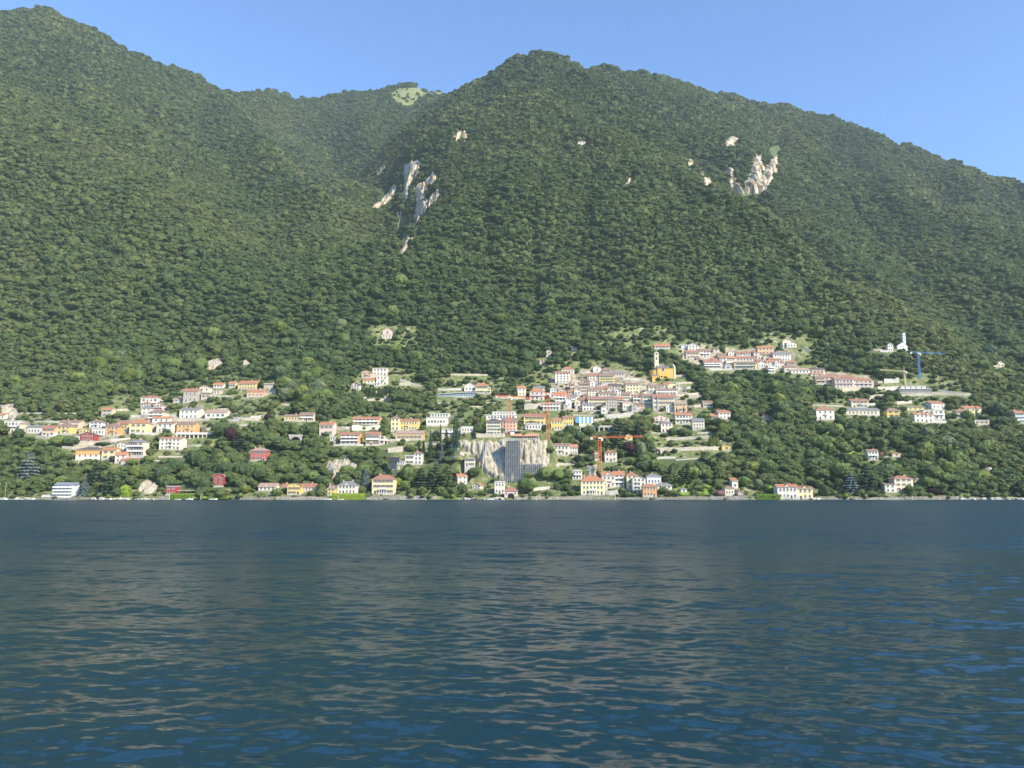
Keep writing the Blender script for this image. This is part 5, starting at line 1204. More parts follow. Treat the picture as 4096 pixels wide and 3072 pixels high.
for x0, x1, dy0, dy1, lab in ((792, 958, -1.5, 9, 'bright lime lawn right of the moored boats'), (1740, 1832, -1.0, 9, 'bright lime lawn at the end of the promenade'), (2715, 2830, 6, 16, 'green lawn above the garden quay'), (3480, 3600, 62, 90, 'green meadow beside the white house'), (2700, 2900, 14, 24, 'narrow lawn behind the garden quay')):
    xs = np.linspace((x0 - CX) / F_PX * 510, (x1 - CX) / F_PX * 510, 14); ys = np.linspace(dy0, dy1, 5)
    gx, gy = np.meshgrid(xs, ys); gy = gy + shore_y(gx); gz = np.maximum(ground(gx, gy), .4) + .45
    q = (np.arange(4)[:, None] * 14 + np.arange(13)[None]).ravel()
    o = link('lawn', npmesh('lawn', np.stack([gx, gy, gz], -1).reshape(-1, 3), np.stack([q, q + 1, q + 15, q + 14], -1), LAWN)); o['kind'] = 'structure'; o['label'] = lab
# jetties and mooring poles
def jetty(x, L, w, label):
    X = (x - CX) / F_PX * 497; y1 = float(shore_y(np.array(X))) - .5; root = thing('wooden_jetty', (X, y1, 0.0), random.uniform(-.2, .2))
    pl = MB(); pl.box(-w / 2, w / 2, -.16, .16, .82, .92); pl = pl.mesh('plank', plain('jetty_wood', (.30, .25, .19), .9)); po = MB(); po.beam((0, 0, -2), (0, 0, 1.5), .13, 0, 6); po = po.mesh('pile', DARKWOOD)
    for k in range(int(L / .4)): link('plank', pl, root, (0, -.2 - k * .4, random.uniform(-.02, .02)))
    for k in range(max(2, int(L / 2.2))):
        for s in (-1, 1): link('pile', po, root, (s * w / 2, -.8 - k * 2.2, 0))
    tag(root, label, 'jetty')
for x_, L_, w_, l_ in ((760, 7, 1.6, 'short wooden jetty beside the crimson waterfront villa'), (1545, 6, 2.0, 'wooden jetty below the pale yellow lakeside palazzo'), (1905, 7, 1.5, 'wooden jetty between the lime lawn and the arched boathouse'), (2605, 8, 2.4, 'wooden landing jetty beside the orange cube house'),
                      (2895, 6, 1.5, 'wooden jetty by the slanted-roof boathouse'), (3400, 7, 1.6, 'wooden jetty below the dark cedars on the right shore')): jetty(x_, L_, w_, l_)
pol = MB(); pol.beam((0, 0, -2), (0, 0, 2.6), .13, 0, 6); pol.beam((0, 0, 2.6), (0, 0, 2.9), .17, 0, 6); pol = pol.mesh('mooring_pole', FRAMEW)
for k_, (x_, l_) in enumerate(((690, 'left of the white motor boat'), (820, 'off the bright lime lawn'), (1360, 'before the ivy quay'), (1620, 'off the promenade wall'), (2160, 'off the long pale quay'), (2460, 'off the lakeside palazzo'), (2590, 'at the orange cube house landing'), (3130, 'before the white house behind ivy'), (3180, 'between the two waterside houses'), (3640, 'off the cream waterside villa'))):
    X = (x_ - CX) / F_PX * 494; tag(link('mooring_pole', pol, None, (X, float(shore_y(np.array(X))) - 4.5, 0)), 'pale mooring pole ' + l_, 'pole', 'mooring poles along the shore')
# boulders where the shore is wild
RK = stone('shore_rock', (.26, .24, .21), (.44, .41, .36), (.62, .58, .52), .8)
def boulder(seed):
    r_ = np.random.default_rng(seed); bm = bmesh.new(); bmesh.ops.create_icosphere(bm, subdivisions=2, radius=1)
    dirs = r_.normal(size=(9, 3)); dirs /= np.linalg.norm(dirs, axis=1)[:, None]
    for v_ in bm.verts:
        c = np.array(v_.co); k = min([1.0] + [(.62 + .25 * ((i * 37) % 7) / 7) / max(1e-3, c @ d_) for i, d_ in enumerate(dirs) if c @ d_ > .3]); v_.co = Vector(c * min(1, k)) * Vector((1.2, .9, .75)).length / 1.6
    me_ = bpy.data.meshes.new('boulder'); bm.to_mesh(me_); bm.free(); me_.materials.append(RK); return me_
BM = [boulder(s) for s in range(5)]
ritems = []
for x0, x1, n, where in ((20, 165, 16, 'near the sailing boat at the left shore'), (400, 650, 26, 'between the dark cedars and the crimson villa'), (1832, 2010, 16, 'between the lime lawn and the arched boathouse'), (3820, 4096, 30, 'along the wild shore at the right end'), (3240, 3270, 4, 'beside the pale yellow waterside house')):
    for k in range(n):
        x = ((x0 + (x1 - x0) * (k + random.random()) / n) - CX) / F_PX * 500; s = random.uniform(.7, 2.0); y = float(shore_y(np.array(x))) - random.uniform(-.8, 1.6)
        o = link('shore_boulder', BM[k % 5], None, (x, y, s * .2), (s * random.uniform(.8, 1.5), s, s * random.uniform(.6, 1)), random.random() * 6)
        tag(o, 'pale boulder at the waterline ' + where, 'boulder', 'boulders ' + where)

# ------------------------------------------------------------------ cliffs
CLF = {}
def cliffmat(k):
    if k not in CLF:
        m, nt, b = nodes_of('limestone_%d' % k); p = worldpos(nt); mp = N(nt, 'ShaderNodeMapping'); mp.inputs['Scale'].default_value = (1, 1, .12); nt.links.new(p, mp.inputs[0])
        sc = (.15, .5)[k]; n1 = noise(nt, sc, 6, .72, mp.outputs[0]); n2 = noise(nt, sc * .35, 3, .6, p)
        c1 = ramp(nt, n1.outputs[0], [(.39, (.09, .085, .07)), (.46, (.36, .32, .25)), (.62, (.62, .56, .45))] if k == 0 else [(.34, (.13, .125, .085)), (.45, (.32, .29, .23)), (.62, (.50, .46, .38))]); c2 = ramp(nt, n2.outputs[0], [(.42, (1, 1, 1)), (.66, (1.0, .84, .60) if k == 0 else (.96, .92, .82))])
        nt.links.new(mixc(nt, 1.0, c1.outputs[0], c2.outputs[0], 'MULTIPLY'), b.inputs['Base Color']); b.inputs['Roughness'].default_value = .95
        bp = N(nt, 'ShaderNodeBump', Strength=.9, Distance=2.5 if k == 0 else .8); nt.links.new(n1.outputs[0], bp.inputs['Height']); nt.links.new(bp.outputs[0], b.inputs['Normal']); CLF[k] = m
    return CLF[k]
def cliff(poly, name, label, out, step, mk, seed):
    Pg = np.array(poly, float); x0, y0 = Pg.min(0) - 12; x1, y1 = Pg.max(0) + 12; nx = max(8, int((x1 - x0) / step)); ny = max(8, int((y1 - y0) / step))
    gx, gy = np.meshgrid(np.linspace(x0, x1, nx), np.linspace(y0, y1, ny)); W, hit = cast(gx.ravel(), gy.ravel()); W = W.reshape(ny, nx, 3)
    med = np.median(W[..., 1][inpoly(gx, gy, Pg)]) if inpoly(gx, gy, Pg).any() else np.median(W[..., 1])
    dist = np.full(gx.shape, 1e9)
    for a, b_ in zip(Pg, np.roll(Pg, -1, 0)):
        ab = b_ - a; t = np.clip(((gx - a[0]) * ab[0] + (gy - a[1]) * ab[1]) / (ab @ ab + 1e-9), 0, 1); dist = np.minimum(dist, np.hypot(gx - a[0] - t * ab[0], gy - a[1] - t * ab[1]))
    sd = np.where(inpoly(gx, gy, Pg), dist, -dist) + 3.0; mpp = med / F_PX
    rag = (4.5 if mk == 0 else 2.0) * fbm(gx / 9, gy / 34, seed, 3)
    prof = np.clip((sd + rag) * mpp * .9, -3.0, out)
    col = fbm(W[..., 0] / (out * .7 + 1), W[..., 2] / (out * 5 + 4), seed + 5, 4) * out * .5 - out * .7 * (1 - np.abs(vnoise(W[..., 0] / (out * .6 + .5), W[..., 2] / (out * 4 + 3), seed + 9))) ** 5
    off = prof + np.where(prof > 0, col, 0)
    nrm = np.array([.2, -.88, .35]); W = W + off[..., None] * nrm
    q = (np.arange(ny - 1)[:, None] * nx + np.arange(nx - 1)[None]); f = np.stack([q, q + nx, q + nx + 1, q + 1], -1).reshape(-1, 4)
    keep = (prof.ravel()[f].max(1) > -2.4) & (np.abs(W[..., 1].ravel()[f] - med).max(1) < 160); f = f[keep]
    if not len(f): return
    used, inv = np.unique(f, return_inverse=True)
    tag(link(name, npmesh(name, W.reshape(-1, 3)[used], inv.reshape(f.shape), cliffmat(mk))), label, 'cliff')
for k, (lab, Pg) in enumerate(CLIFFS):
    near = Pg[0][1] > 1400; cliff(Pg, 'rock_cliff', lab, 3.0 if near else 9.0, 2.2, 1 if near else 0, 40 + k)
cliff(QUARRY, 'quarried_rock_face', 'broad quarried rock face around the tall scaffold', 2.2, 2.6, 1, 90)
# ------------------------------------------------------------------ trees
def leaves(c, nrm, size, r_, flat=0.6):           # one small quad per leaf clump
    n = len(c); a = nrm + r_.normal(size=(n, 3)) * flat; a /= np.linalg.norm(a, axis=1)[:, None] + 1e-9
    t1 = np.cross(a, r_.normal(size=(n, 3))); t1 /= np.linalg.norm(t1, axis=1)[:, None] + 1e-9; t2 = np.cross(a, t1)
    s = (size * r_.uniform(.6, 1.3, n))[:, None]; s2 = s * r_.uniform(.5, 1, n)[:, None]
    return np.stack([c - t1 * s - t2 * s2, c + t1 * s - t2 * s2 * .7, c + t1 * s * .8 + t2 * s2, c - t1 * s * .7 + t2 * s2], 1).reshape(-1, 3)
def sph(n, r_): d = r_.normal(size=(n, 3)); return d / np.linalg.norm(d, axis=1)[:, None]
def crown(shape, n, seed):                        # unit tree: 1 wide, 1 tall, foot at the origin
    r_ = np.random.default_rng(seed); C, D, S = [], [], .05
    if shape in ('broad', 'forest', 'bush', 'umbrella'):
        lo, hi = {'broad': (.2, 1), 'forest': (.10, 1), 'bush': (0, 1), 'umbrella': (.45, 1)}[shape]
        L = {'broad': 20, 'forest': 14, 'bush': 9, 'umbrella': 14}[shape]; per = n // L
        for k in range(L):
            d = sph(1, r_)[0]; d[2] = abs(d[2]) * 1.0 - .38 if shape != 'umbrella' else d[2] * .5
            c = np.array([d[0] * .33, d[1] * .33, lo + (hi - lo) * (.46 + .36 * d[2])]) * np.array([1, 1, 1])
            R_ = r_.uniform(.13, .21) * (1.25 if shape == 'forest' else 1); q = sph(per, r_); q[:, 2] = np.abs(q[:, 2]) * .95 - .3 * (r_.random(per) < .4)
            C.append(c + q * R_ * np.array([1, 1, .85 * (hi - lo) + .1])); D.append(q + np.array([0, 0, .35]))
        S = {'broad': .034, 'forest': .092, 'bush': .06, 'umbrella': .04}[shape]
    elif shape in ('cedar', 'spruce'):
        T = 9 if shape == 'cedar' else 15
        for k in range(T):
            t = k / (T - 1); z = .14 + .83 * t; R_ = (.5 * (1 - t ** 1.7) + .05) * r_.uniform(.8, 1.05) if shape == 'cedar' else .5 * (1 - t) ** .85 + .03; m = int(n / T * (R_ * 2.4 + .15)); nb = 7 if shape == 'cedar' else 9
            ang = (r_.integers(0, nb, m) + r_.normal(size=m) * .14) * 2 * math.pi / nb + k * 1.1; rad = R_ * np.sqrt(r_.random(m)) * (.75 + .3 * r_.random(m))
            droop = .10 * rad if shape == 'cedar' else .28 * rad
            C.append(np.stack([rad * np.cos(ang), rad * np.sin(ang), z - droop + r_.normal(size=m) * .010], -1)); D.append(np.stack([.5 * np.cos(ang), .5 * np.sin(ang), np.ones(m)], -1))
        S = .036 if shape == 'cedar' else .034
    elif shape in ('cypress', 'thuja'):
        z = r_.random(n); prof = np.where(z < .15, .6 + z * 2.6, np.clip(1 - ((z - .15) / .85) ** 2.2, 0, 1) ** .7) if shape == 'cypress' else np.clip(1 - z ** 5, .0, 1)
        ang = r_.random(n) * 6.283; rad = .5 * prof * (.75 + .25 * r_.random(n)) * (1 + .12 * np.sin(ang * 5 + z * 9))
        C.append(np.stack([rad * np.cos(ang), rad * np.sin(ang), .02 + z * .98], -1)); D.append(np.stack([np.cos(ang), np.sin(ang), .7 + 0 * z], -1)); S = .05
    elif shape == 'palm':
        for k in range(16):
            a = k * 2.4; el = r_.uniform(.2, 1.1)
            for j in range(14):
                t = j / 13; rr_ = .5 * t; C.append(np.array([[rr_ * math.cos(a), rr_ * math.sin(a), .78 + .22 * math.sin(el) * t * 1.6 - .42 * t * t]])); D.append(np.array([[0, 0, 1.]]))
        S = .05
    C = np.concatenate(C); D = np.concatenate(D)
    if shape in ('cypress', 'thuja'):
        V = leaves(C, D, S * 1.6, r_, .35).reshape(-1, 4, 3); V[..., 2] = C[:, None, 2] + (V[..., 2] - C[:, None, 2]) * .35; V = V.reshape(-1, 3)
    elif shape in ('cedar', 'spruce'): V = leaves(C, D, S, r_, .25)
    else: V = leaves(C, D, S, r_, .28 if shape == 'forest' else .5)
    if shape in ('broad', 'forest', 'bush'):          # closed inner body, added so gaps in the crown show lit surface
        nu, nv = (10, 6) if shape != 'broad' else (14, 9); lo = {'broad': .2, 'forest': .04, 'bush': 0}[shape]
        u = np.linspace(0, 2 * math.pi, nu + 1); w = np.linspace(0, math.pi, nv + 1); UU, WW = np.meshgrid(u, w)
        k = 1 + .16 * np.sin(3 * UU + seed) * np.sin(2.3 * WW * 2 + seed) + .10 * np.cos(5 * UU + 2 * seed) * np.sin(WW)
        X_ = np.stack([.40 * k * np.sin(WW) * np.cos(UU), .40 * k * np.sin(WW) * np.sin(UU), lo + (1 - lo) * (.46 + .43 * k * np.cos(WW))], -1)
        V = np.concatenate([V, np.stack([X_[:-1, :-1], X_[1:, :-1], X_[1:, 1:], X_[:-1, 1:]], 2).reshape(-1, 3)])
    V[:, 2] = np.maximum(V[:, 2], .0); return V
LM_ = {'green': leafmat('leaf_green', (.088, .132, .036), (.112, .164, .045), (.150, .190, .054)), 'dark': leafmat('leaf_dark', (.052, .088, .033), (.068, .106, .040), (.088, .126, .046)),
       'cedar': leafmat('needle_cedar', (.034, .064, .036), (.044, .080, .042), (.058, .096, .050)), 'blue': leafmat('needle_blue', (.13, .18, .17), (.16, .21, .20), (.19, .24, .23)),
       'cyp': leafmat('needle_cypress', (.034, .068, .028), (.042, .080, .032), (.054, .092, .036)), 'copper': leafmat('leaf_copper', (.030, .014, .018), (.040, .018, .020), (.055, .024, .022)),
       'lime': leafmat('leaf_lime', (.13, .20, .025), (.17, .26, .03), (.22, .30, .05)), 'yel': leafmat('leaf_yellowish', (.09, .12, .025), (.12, .16, .035), (.17, .20, .05)),
       'pink': leafmat('leaf_rosy', (.16, .09, .07), (.24, .12, .10), (.30, .17, .13)), 'pale': leafmat('leaf_silver', (.09, .125, .058), (.115, .15, .07), (.15, .18, .09)), 'white': leafmat('blossom_white', (.30, .30, .24), (.42, .42, .36), (.55, .55, .48))}
BARK = plain('bark', (.09, .065, .045), .95)
def trunk_mesh(shape):
    b = MB(); r = np.random.default_rng(len(shape))
    top = {'broad': .55, 'bush': .4, 'cedar': .95, 'spruce': .95, 'cypress': .9, 'thuja': .85, 'palm': .8, 'umbrella': .6}[shape]; rad = {'broad': .035, 'bush': .03, 'palm': .03, 'cypress': .06, 'thuja': .06}.get(shape, .03)
    b.beam((0, 0, -.25), (0, 0, .25), rad * 1.2, 0, 6, rad); b.beam((0, 0, .25), (.01, 0, top), rad, 0, 6, rad * .3)
    if shape in ('broad', 'umbrella', 'bush', 'cedar'):
        for k in range(5): a = k * 1.26 + .3; z = .25 + .08 * k; b.beam((0, 0, z), (.26 * math.cos(a), .26 * math.sin(a), z + (.22 if shape != 'cedar' else .05)), rad * .5, 0, 5, rad * .15)
    return b.mesh('trunk_' + shape, BARK)
SHP = {}
def crown_mesh(shape, mat, var):
    k = (shape, mat, var)
    if k not in SHP:
        n = {'broad': 1500, 'bush': 420, 'cedar': 1700, 'spruce': 1500, 'cypress': 700, 'thuja': 700, 'palm': 224, 'umbrella': 1000}[shape]
        V = crown(shape, n, 100 + var * 7 + len(shape)); SHP[k] = npmesh('crown_%s_%s_%d' % k, V, np.arange(len(V)).reshape(-1, 4), LM_[mat])
    return SHP[k]
TRK = {}
TSPOT = []
def tree(name, shape, mat, x, y, z, w, h, var=0, rz=None):
    root = thing(name, (float(x), float(y), float(z)), random.random() * 6.28 if rz is None else rz); root.scale = (w, w, h)
    if shape not in TRK: TRK[shape] = trunk_mesh(shape)
    link('crown', crown_mesh(shape, mat, var), root); link('trunk', TRK[shape], root)
    TSPOT.append((x, y, w / 2)); return root
# patch x base top width shape material | noun
TREES = '''1 310 1345 985 270 cedar blue|silver-blue cedar;1 1130 1460 1105 210 cedar cedar|dark tiered cedar;1 1290 1600 1240 300 cedar cedar|broad dark cedar;1 1010 1572 1300 190 spruce blue|silver-blue spruce;1 1510 1600 1380 170 bush lime|lime green shrub;1 200 870 700 140 broad dark|dark round tree;1 700 960 790 240 broad green|leafy green tree;1 830 960 790 200 broad dark|dark leafy tree;1 300 1010 930 180 bush yel|yellowish shrub;1 810 1390 1310 150 bush lime|lime green shrub;1 1380 1140 1045 110 broad dark|dark round tree;1 1610 1190 1075 160 broad yel|yellow-green tree;1 700 1330 1180 170 broad dark|dark leafy tree;1 1260 930 870 190 bush cyp|dark clipped bush;1 1330 600 530 90 broad green|round green tree;1 1530 620 520 100 broad dark|dark round tree
2 905 965 745 230 broad dark|large dark round tree;2 1010 1010 800 130 broad copper|dark brownish tree;2 1090 1095 880 260 cedar cedar|spreading dark cedar;2 828 1272 1030 40 cypress cyp|slim cypress;2 1197 1218 985 26 cypress cyp|slim cypress;2 1228 842 760 26 cypress cyp|small cypress;2 615 1275 1060 150 broad dark|tall dark tree;2 690 1290 1130 100 broad dark|dark leafy tree;2 420 1345 1160 180 broad dark|dark round tree;2 720 1535 1340 150 broad dark|dark leafy tree;2 880 1532 1460 190 bush dark|clipped dark hedge tree;2 1170 1552 1430 140 broad yel|round yellow-green tree;2 270 1570 1480 90 palm green|green palm;2 325 915 835 90 broad dark|round dark tree;2 1050 1545 1450 18 palm green|slender palm;2 1035 1540 1455 40 palm green|small palm;2 1150 1170 1090 90 broad lime|bright green tree;2 1410 760 670 70 broad copper|copper-leaved tree;2 760 1240 1150 90 bush lime|lime green shrub;2 800 575 485 80 broad dark|dark round tree;2 625 610 530 80 broad dark|dark round tree;2 1080 740 670 70 broad dark|small dark tree;2 1120 700 650 70 bush green|green shrub;2 520 1320 1200 120 broad green|green leafy tree
3 1010 1502 1240 150 spruce blue|silver-blue spruce;3 955 1400 1240 70 broad copper|dark copper tree;3 815 1385 1215 190 broad green|broad green tree;3 1000 862 808 48 broad green|small round clipped tree;3 1102 862 812 42 broad green|small round clipped tree;3 1030 505 388 45 thuja cyp|tall clipped conifer;3 1068 505 385 45 thuja cyp|tall clipped conifer;3 1106 505 388 45 thuja cyp|tall clipped conifer;3 1165 508 385 45 thuja cyp|tall clipped conifer;3 1203 508 390 40 thuja cyp|tall clipped conifer;3 1255 508 388 45 thuja cyp|tall clipped conifer;3 1295 510 385 45 thuja cyp|tall clipped conifer;3 1335 510 388 45 thuja cyp|tall clipped conifer;3 1378 510 392 45 thuja cyp|tall clipped conifer;3 590 930 870 80 broad dark|dark round tree;3 1480 1290 1205 90 broad dark|dark round tree;3 1370 1500 1340 110 broad lime|bright green tree;3 1440 1520 1380 120 broad green|green leafy tree;3 60 1590 1465 120 broad green|green waterside tree;3 560 1480 1330 180 broad dark|dark leafy tree;3 150 1530 1460 70 bush dark|dark clipped bush;3 440 1430 1280 170 broad green|green leafy tree;3 200 1440 1300 180 broad green|green leafy tree;3 1000 400 345 70 broad dark|dark round tree;3 1050 1530 1480 130 bush yel|yellow-green hedge bush
4 432 1012 785 18 cypress cyp|thin cypress;4 495 1062 850 36 cypress cyp|stout cypress;4 580 1042 700 30 cypress cyp|tallest cypress;4 608 1045 740 22 cypress cyp|tall thin cypress;4 322 1165 860 90 spruce cedar|tall conifer;4 445 1225 955 70 spruce blue|blue-grey conifer;4 812 855 735 72 broad copper|copper beech;4 790 945 830 72 spruce cedar|dark conifer;4 1075 908 808 78 broad green|round green tree;4 605 1235 1150 178 umbrella green|umbrella pine;4 320 1220 1155 112 umbrella green|flat-topped pine;4 553 1125 1035 70 broad dark|round clipped tree;4 80 1292 1208 82 broad dark|round clipped tree;4 370 1500 1215 260 cedar cedar|great dark cedar;4 500 1525 1240 200 cedar dark|great dark cedar;4 220 1525 1255 210 cedar cedar|great dark cedar;4 130 1480 1330 120 broad yel|yellow-green tree;4 660 1565 1400 115 broad dark|dark waterside tree;4 1300 1420 1190 115 spruce blue|blue-grey conifer;4 1350 1545 1350 200 broad green|broad green tree;4 760 760 690 80 broad dark|dark round tree;4 870 560 485 100 broad dark|dark garden tree;4 760 600 530 90 broad green|green garden tree;4 115 1100 1000 110 broad green|green garden tree;4 210 1040 950 60 broad green|green garden tree;4 250 1110 960 24 cypress cyp|thin cypress;4 200 1090 960 20 cypress cyp|thin cypress;4 880 800 700 60 broad lime|bright green tree;4 740 850 765 70 bush lime|bright lime shrub;4 370 980 880 60 broad dark|dark garden tree;4 405 940 880 36 thuja cyp|dark clipped conifer;4 685 930 865 46 spruce yel|pale green conifer;4 30 1000 940 60 broad dark|dark garden tree;4 950 520 470 40 broad dark|small dark tree;4 1010 300 255 60 broad dark|dark tree;4 1240 850 800 50 bush green|green shrub;4 1370 1380 1300 150 broad green|green tree
5 460 995 840 130 broad dark|dark garden tree;5 650 995 845 150 broad dark|large dark tree;5 560 1060 905 130 broad dark|dark garden tree;5 940 1095 775 190 cedar cedar|great spreading cedar;5 1145 1015 775 130 spruce cedar|tall dark conifer;5 1055 1195 1010 155 broad copper|dark purple beech;5 1172 1205 1000 110 broad pale|tall grey-green tree;5 1250 1100 930 130 broad green|broad green tree;5 530 1218 1150 96 bush pink|reddish brown bush;5 655 1232 1145 92 broad dark|dark round tree;5 295 1500 1400 18 cypress green|small cypress;5 320 1500 1420 16 cypress green|small cypress;5 345 1512 1440 16 cypress green|small cypress;5 375 1515 1440 18 cypress green|small cypress;5 398 1512 1435 14 cypress green|small cypress;5 340 1440 1280 140 broad green|green leafy tree;5 210 1440 1260 170 broad green|broad green tree;5 430 1420 1290 120 broad dark|dark leafy tree;5 630 1560 1440 62 broad pale|slim young tree;5 40 1560 1380 150 broad green|green waterside tree;5 885 720 675 60 broad dark|dark garden tree;5 800 800 758 36 broad dark|small dark tree;5 1005 750 700 70 broad green|green garden tree;5 1095 800 740 66 broad green|green garden tree;5 1240 760 670 80 broad green|green garden tree;5 1320 920 840 90 broad green|green garden tree;5 1355 1165 1100 26 spruce green|small conifer;5 1390 1165 1110 26 spruce green|small conifer;5 1070 1270 1170 110 broad green|round green tree;5 1190 1350 1200 170 broad dark|dark leafy tree;5 1290 1150 1060 110 broad dark|dark leafy tree;5 190 940 840 60 broad dark|dark garden tree;5 1100 1560 1490 60 broad pale|grey-green shrub tree;5 980 1540 1475 90 bush pale|grey-green bush;5 740 1360 1300 60 bush yel|yellow-green bush;5 590 1360 1290 50 broad lime|bright green tree
6 343 902 758 18 cypress cyp|slim cypress;6 407 892 748 16 cypress cyp|slim cypress;6 381 892 828 12 cypress cyp|small cypress;6 363 892 770 10 cypress cyp|thin cypress;6 305 1032 935 96 broad dark|round dark tree;6 232 1038 985 80 broad dark|round dark tree;6 775 1045 885 118 broad yel|pale yellow-green tree;6 655 1122 1005 32 cypress green|plump cypress;6 686 1122 1018 28 cypress green|plump cypress;6 716 1125 1008 34 cypress green|plump cypress;6 180 1206 1140 20 cypress cyp|small cypress;6 214 1206 1165 18 cypress cyp|small cypress;6 460 1122 1060 66 broad dark|round garden tree;6 965 1505 1380 132 broad green|plane tree;6 1100 1535 1405 92 broad pale|pale silvery tree;6 1165 1545 1455 80 broad dark|dark waterside tree;6 420 1475 1300 200 cedar dark|dark cedar;6 742 1580 1508 82 bush pink|pink flowering bush;6 880 1565 1508 58 bush pink|pink flowering bush;6 222 1565 1482 100 broad green|round waterside tree;6 1200 1560 1460 110 bush lime|bright green bush;6 730 950 840 140 broad dark|dark leafy tree;6 600 900 800 130 broad green|green leafy tree;6 320 1190 1130 60 broad dark|dark garden tree;6 290 1085 1050 50 bush green|green shrub;6 550 1065 1020 50 broad green|green garden tree;6 240 1190 1145 50 broad green|green garden tree;6 545 1200 1160 60 bush yel|yellow-green bush;6 600 1115 1065 46 bush green|green shrub;6 490 630 580 50 broad dark|dark garden tree;6 430 670 630 50 broad green|green garden tree;6 80 820 750 90 broad green|green garden tree;6 565 360 310 46 broad dark|dark tree;6 330 1440 1310 120 broad dark|dark leafy tree;6 500 1440 1290 150 broad green|green leafy tree
7 815 1562 1350 165 cedar blue|blue-grey cedar;7 965 1562 1275 225 cedar cedar|great dark cedar;7 690 1562 1395 125 cedar cedar|dark cedar;7 1080 1225 1158 62 bush pink|copper bush;7 1130 1248 1198 82 bush white|white flowering bush;7 200 1592 1505 135 bush lime|bright ivy mass;7 255 1160 1050 40 cypress green|columnar tree;7 1010 1240 1130 40 broad dark|dark tree;7 610 690 545 200 broad dark|large dark tree;7 1090 780 700 120 broad dark|dark round tree;7 1160 760 690 80 broad green|green tree;7 900 690 630 110 broad green|green tree;7 1050 690 640 80 broad green|green tree
8 190 905 750 120 cedar cedar|dark cedar;8 1150 935 770 155 cedar cedar|tall dark cedar;8 1040 905 780 110 cedar dark|dark cedar;8 775 895 768 112 broad yel|yellow-green tree;8 850 845 740 40 spruce cedar|slim conifer;8 242 1565 1465 100 broad yel|yellow-green waterside tree;8 620 1330 1065 62 broad yel|tall poplar;8 830 1140 1020 62 cypress green|columnar tree;8 650 870 800 80 broad dark|dark garden tree;8 590 870 810 70 broad dark|dark garden tree;8 930 880 810 90 broad green|green tree;8 60 1200 1110 80 palm green|green palm;8 180 1200 1120 60 palm green|green palm;8 400 1500 1390 130 broad dark|dark leafy tree;8 320 1560 1480 120 broad dark|dark leafy tree;8 470 1570 1490 150 bush copper|dark reddish bush;8 30 1240 1195 70 bush pale|pale bush;8 145 690 640 50 broad dark|dark garden tree;8 215 700 640 60 broad green|green garden tree'''
titems = []
for k, row in enumerate(TREES.replace('\n', ';').split(';')):
    a, noun = row.split('|'); f = a.split(); r_ = int(f[0]); x, yb, yt, w = map(float, f[1:5]); p, px, py = spot(r_, x, yb); Y = p[1]; mp_ = mpx(p)
    H = Z(r_, yt, Y) - p[2]; W_ = w * PATCH[r_][2] * mp_ * (1.35 if f[5] == 'cypress' else 1.08)
    nm = {'cedar': 'cedar_tree', 'spruce': 'spruce_tree', 'cypress': 'cypress_tree', 'thuja': 'clipped_conifer', 'palm': 'palm_tree', 'umbrella': 'umbrella_pine', 'bush': 'garden_bush', 'broad': 'broadleaf_tree'}[f[5]]
    o = tree(nm, f[5], f[6], p[0], Y + W_ * .2, p[2] - .3, max(W_, .9), H, k % 3)
    dd, rel = relation(px, py - .5 * (yb - yt) * PATCH[r_][2]); titems.append((o, (noun + ' ' + rel if len((noun + rel).split()) < 13 else noun + ' ' + rel.replace('just ', '')), dd, 'bush' if f[5] == 'bush' else 'tree', 'garden and shore trees'))
print('hand trees', len(titems))

# ------------------------------------------------------------------ the woods
def scatter(y0, y1, s, seed):
    r_ = np.random.default_rng(seed); L = .78 * y1 + y1; g_ = np.arange(-L, L, s * .95); a, b_ = np.meshgrid(g_, g_); a = a + r_.uniform(-.5, .5, a.shape) * s; b_ = b_ + r_.uniform(-.5, .5, a.shape) * s
    c, sn = math.cos(.61), math.sin(.61); X_, Y_ = a * c - b_ * sn, a * sn + b_ * c; k = (Y_ >= y0) & (Y_ < y1) & (np.abs(X_) < .78 * Y_ + 40)
    return np.stack([X_[k], Y_[k]], -1)
pts = np.concatenate([scatter(498, 900, 4.8, 1), scatter(900, 1400, 4.5, 2), scatter(1400, 2620, 5.5, 3)])
x, y = pts.T; z = ground(x, y); px, py = proj(x, y, z); r_ = np.random.default_rng(9)
size = np.where(y < 900, 7.2, np.where(y < 1400, 6.6, 8.0)) * np.clip(r_.lognormal(0, .30, len(x)) * (1 + .32 * fbm(x / 45, y / 45, 83, 2)), .4, 2.3)
opn = clear_of(px, py, y); keep = np.ones(len(x), bool)
size = np.where(opn & (y < 1200), np.where(r_.random(len(x)) < .3, r_.uniform(4.5, 7.5, len(x)), r_.uniform(1.8, 4.6, len(x))), size); keep &= ~(opn & (r_.random(len(x)) < .22 + .3 * (fbm(x / 30, y / 30, 31, 2) > .1))); keep &= ~(opn & (y > 1200) & (r_.random(len(x)) < .93))
hgt = size * r_.uniform(.7, 1.2, len(x)); keep &= z > .6; keep &= (px > -120) & (px < 4216)
ppx = F_PX / (y * cp + (z - CAM_H) * sp); rad = size * .5 * ppx; top = py - hgt * ppx * .98; midy = py - hgt * ppx * .55
pvd = np.zeros(len(x), bool)
for Pg in CORE: pvd |= inpoly(px, py, Pg)
keep &= ~(pvd & (r_.random(len(x)) < .6))
keep &= ~rock_at(px, py - 2) & ~rock_at(px, midy) & ~(rock_at(px, top + 3) & (r_.random(len(x)) < .8))
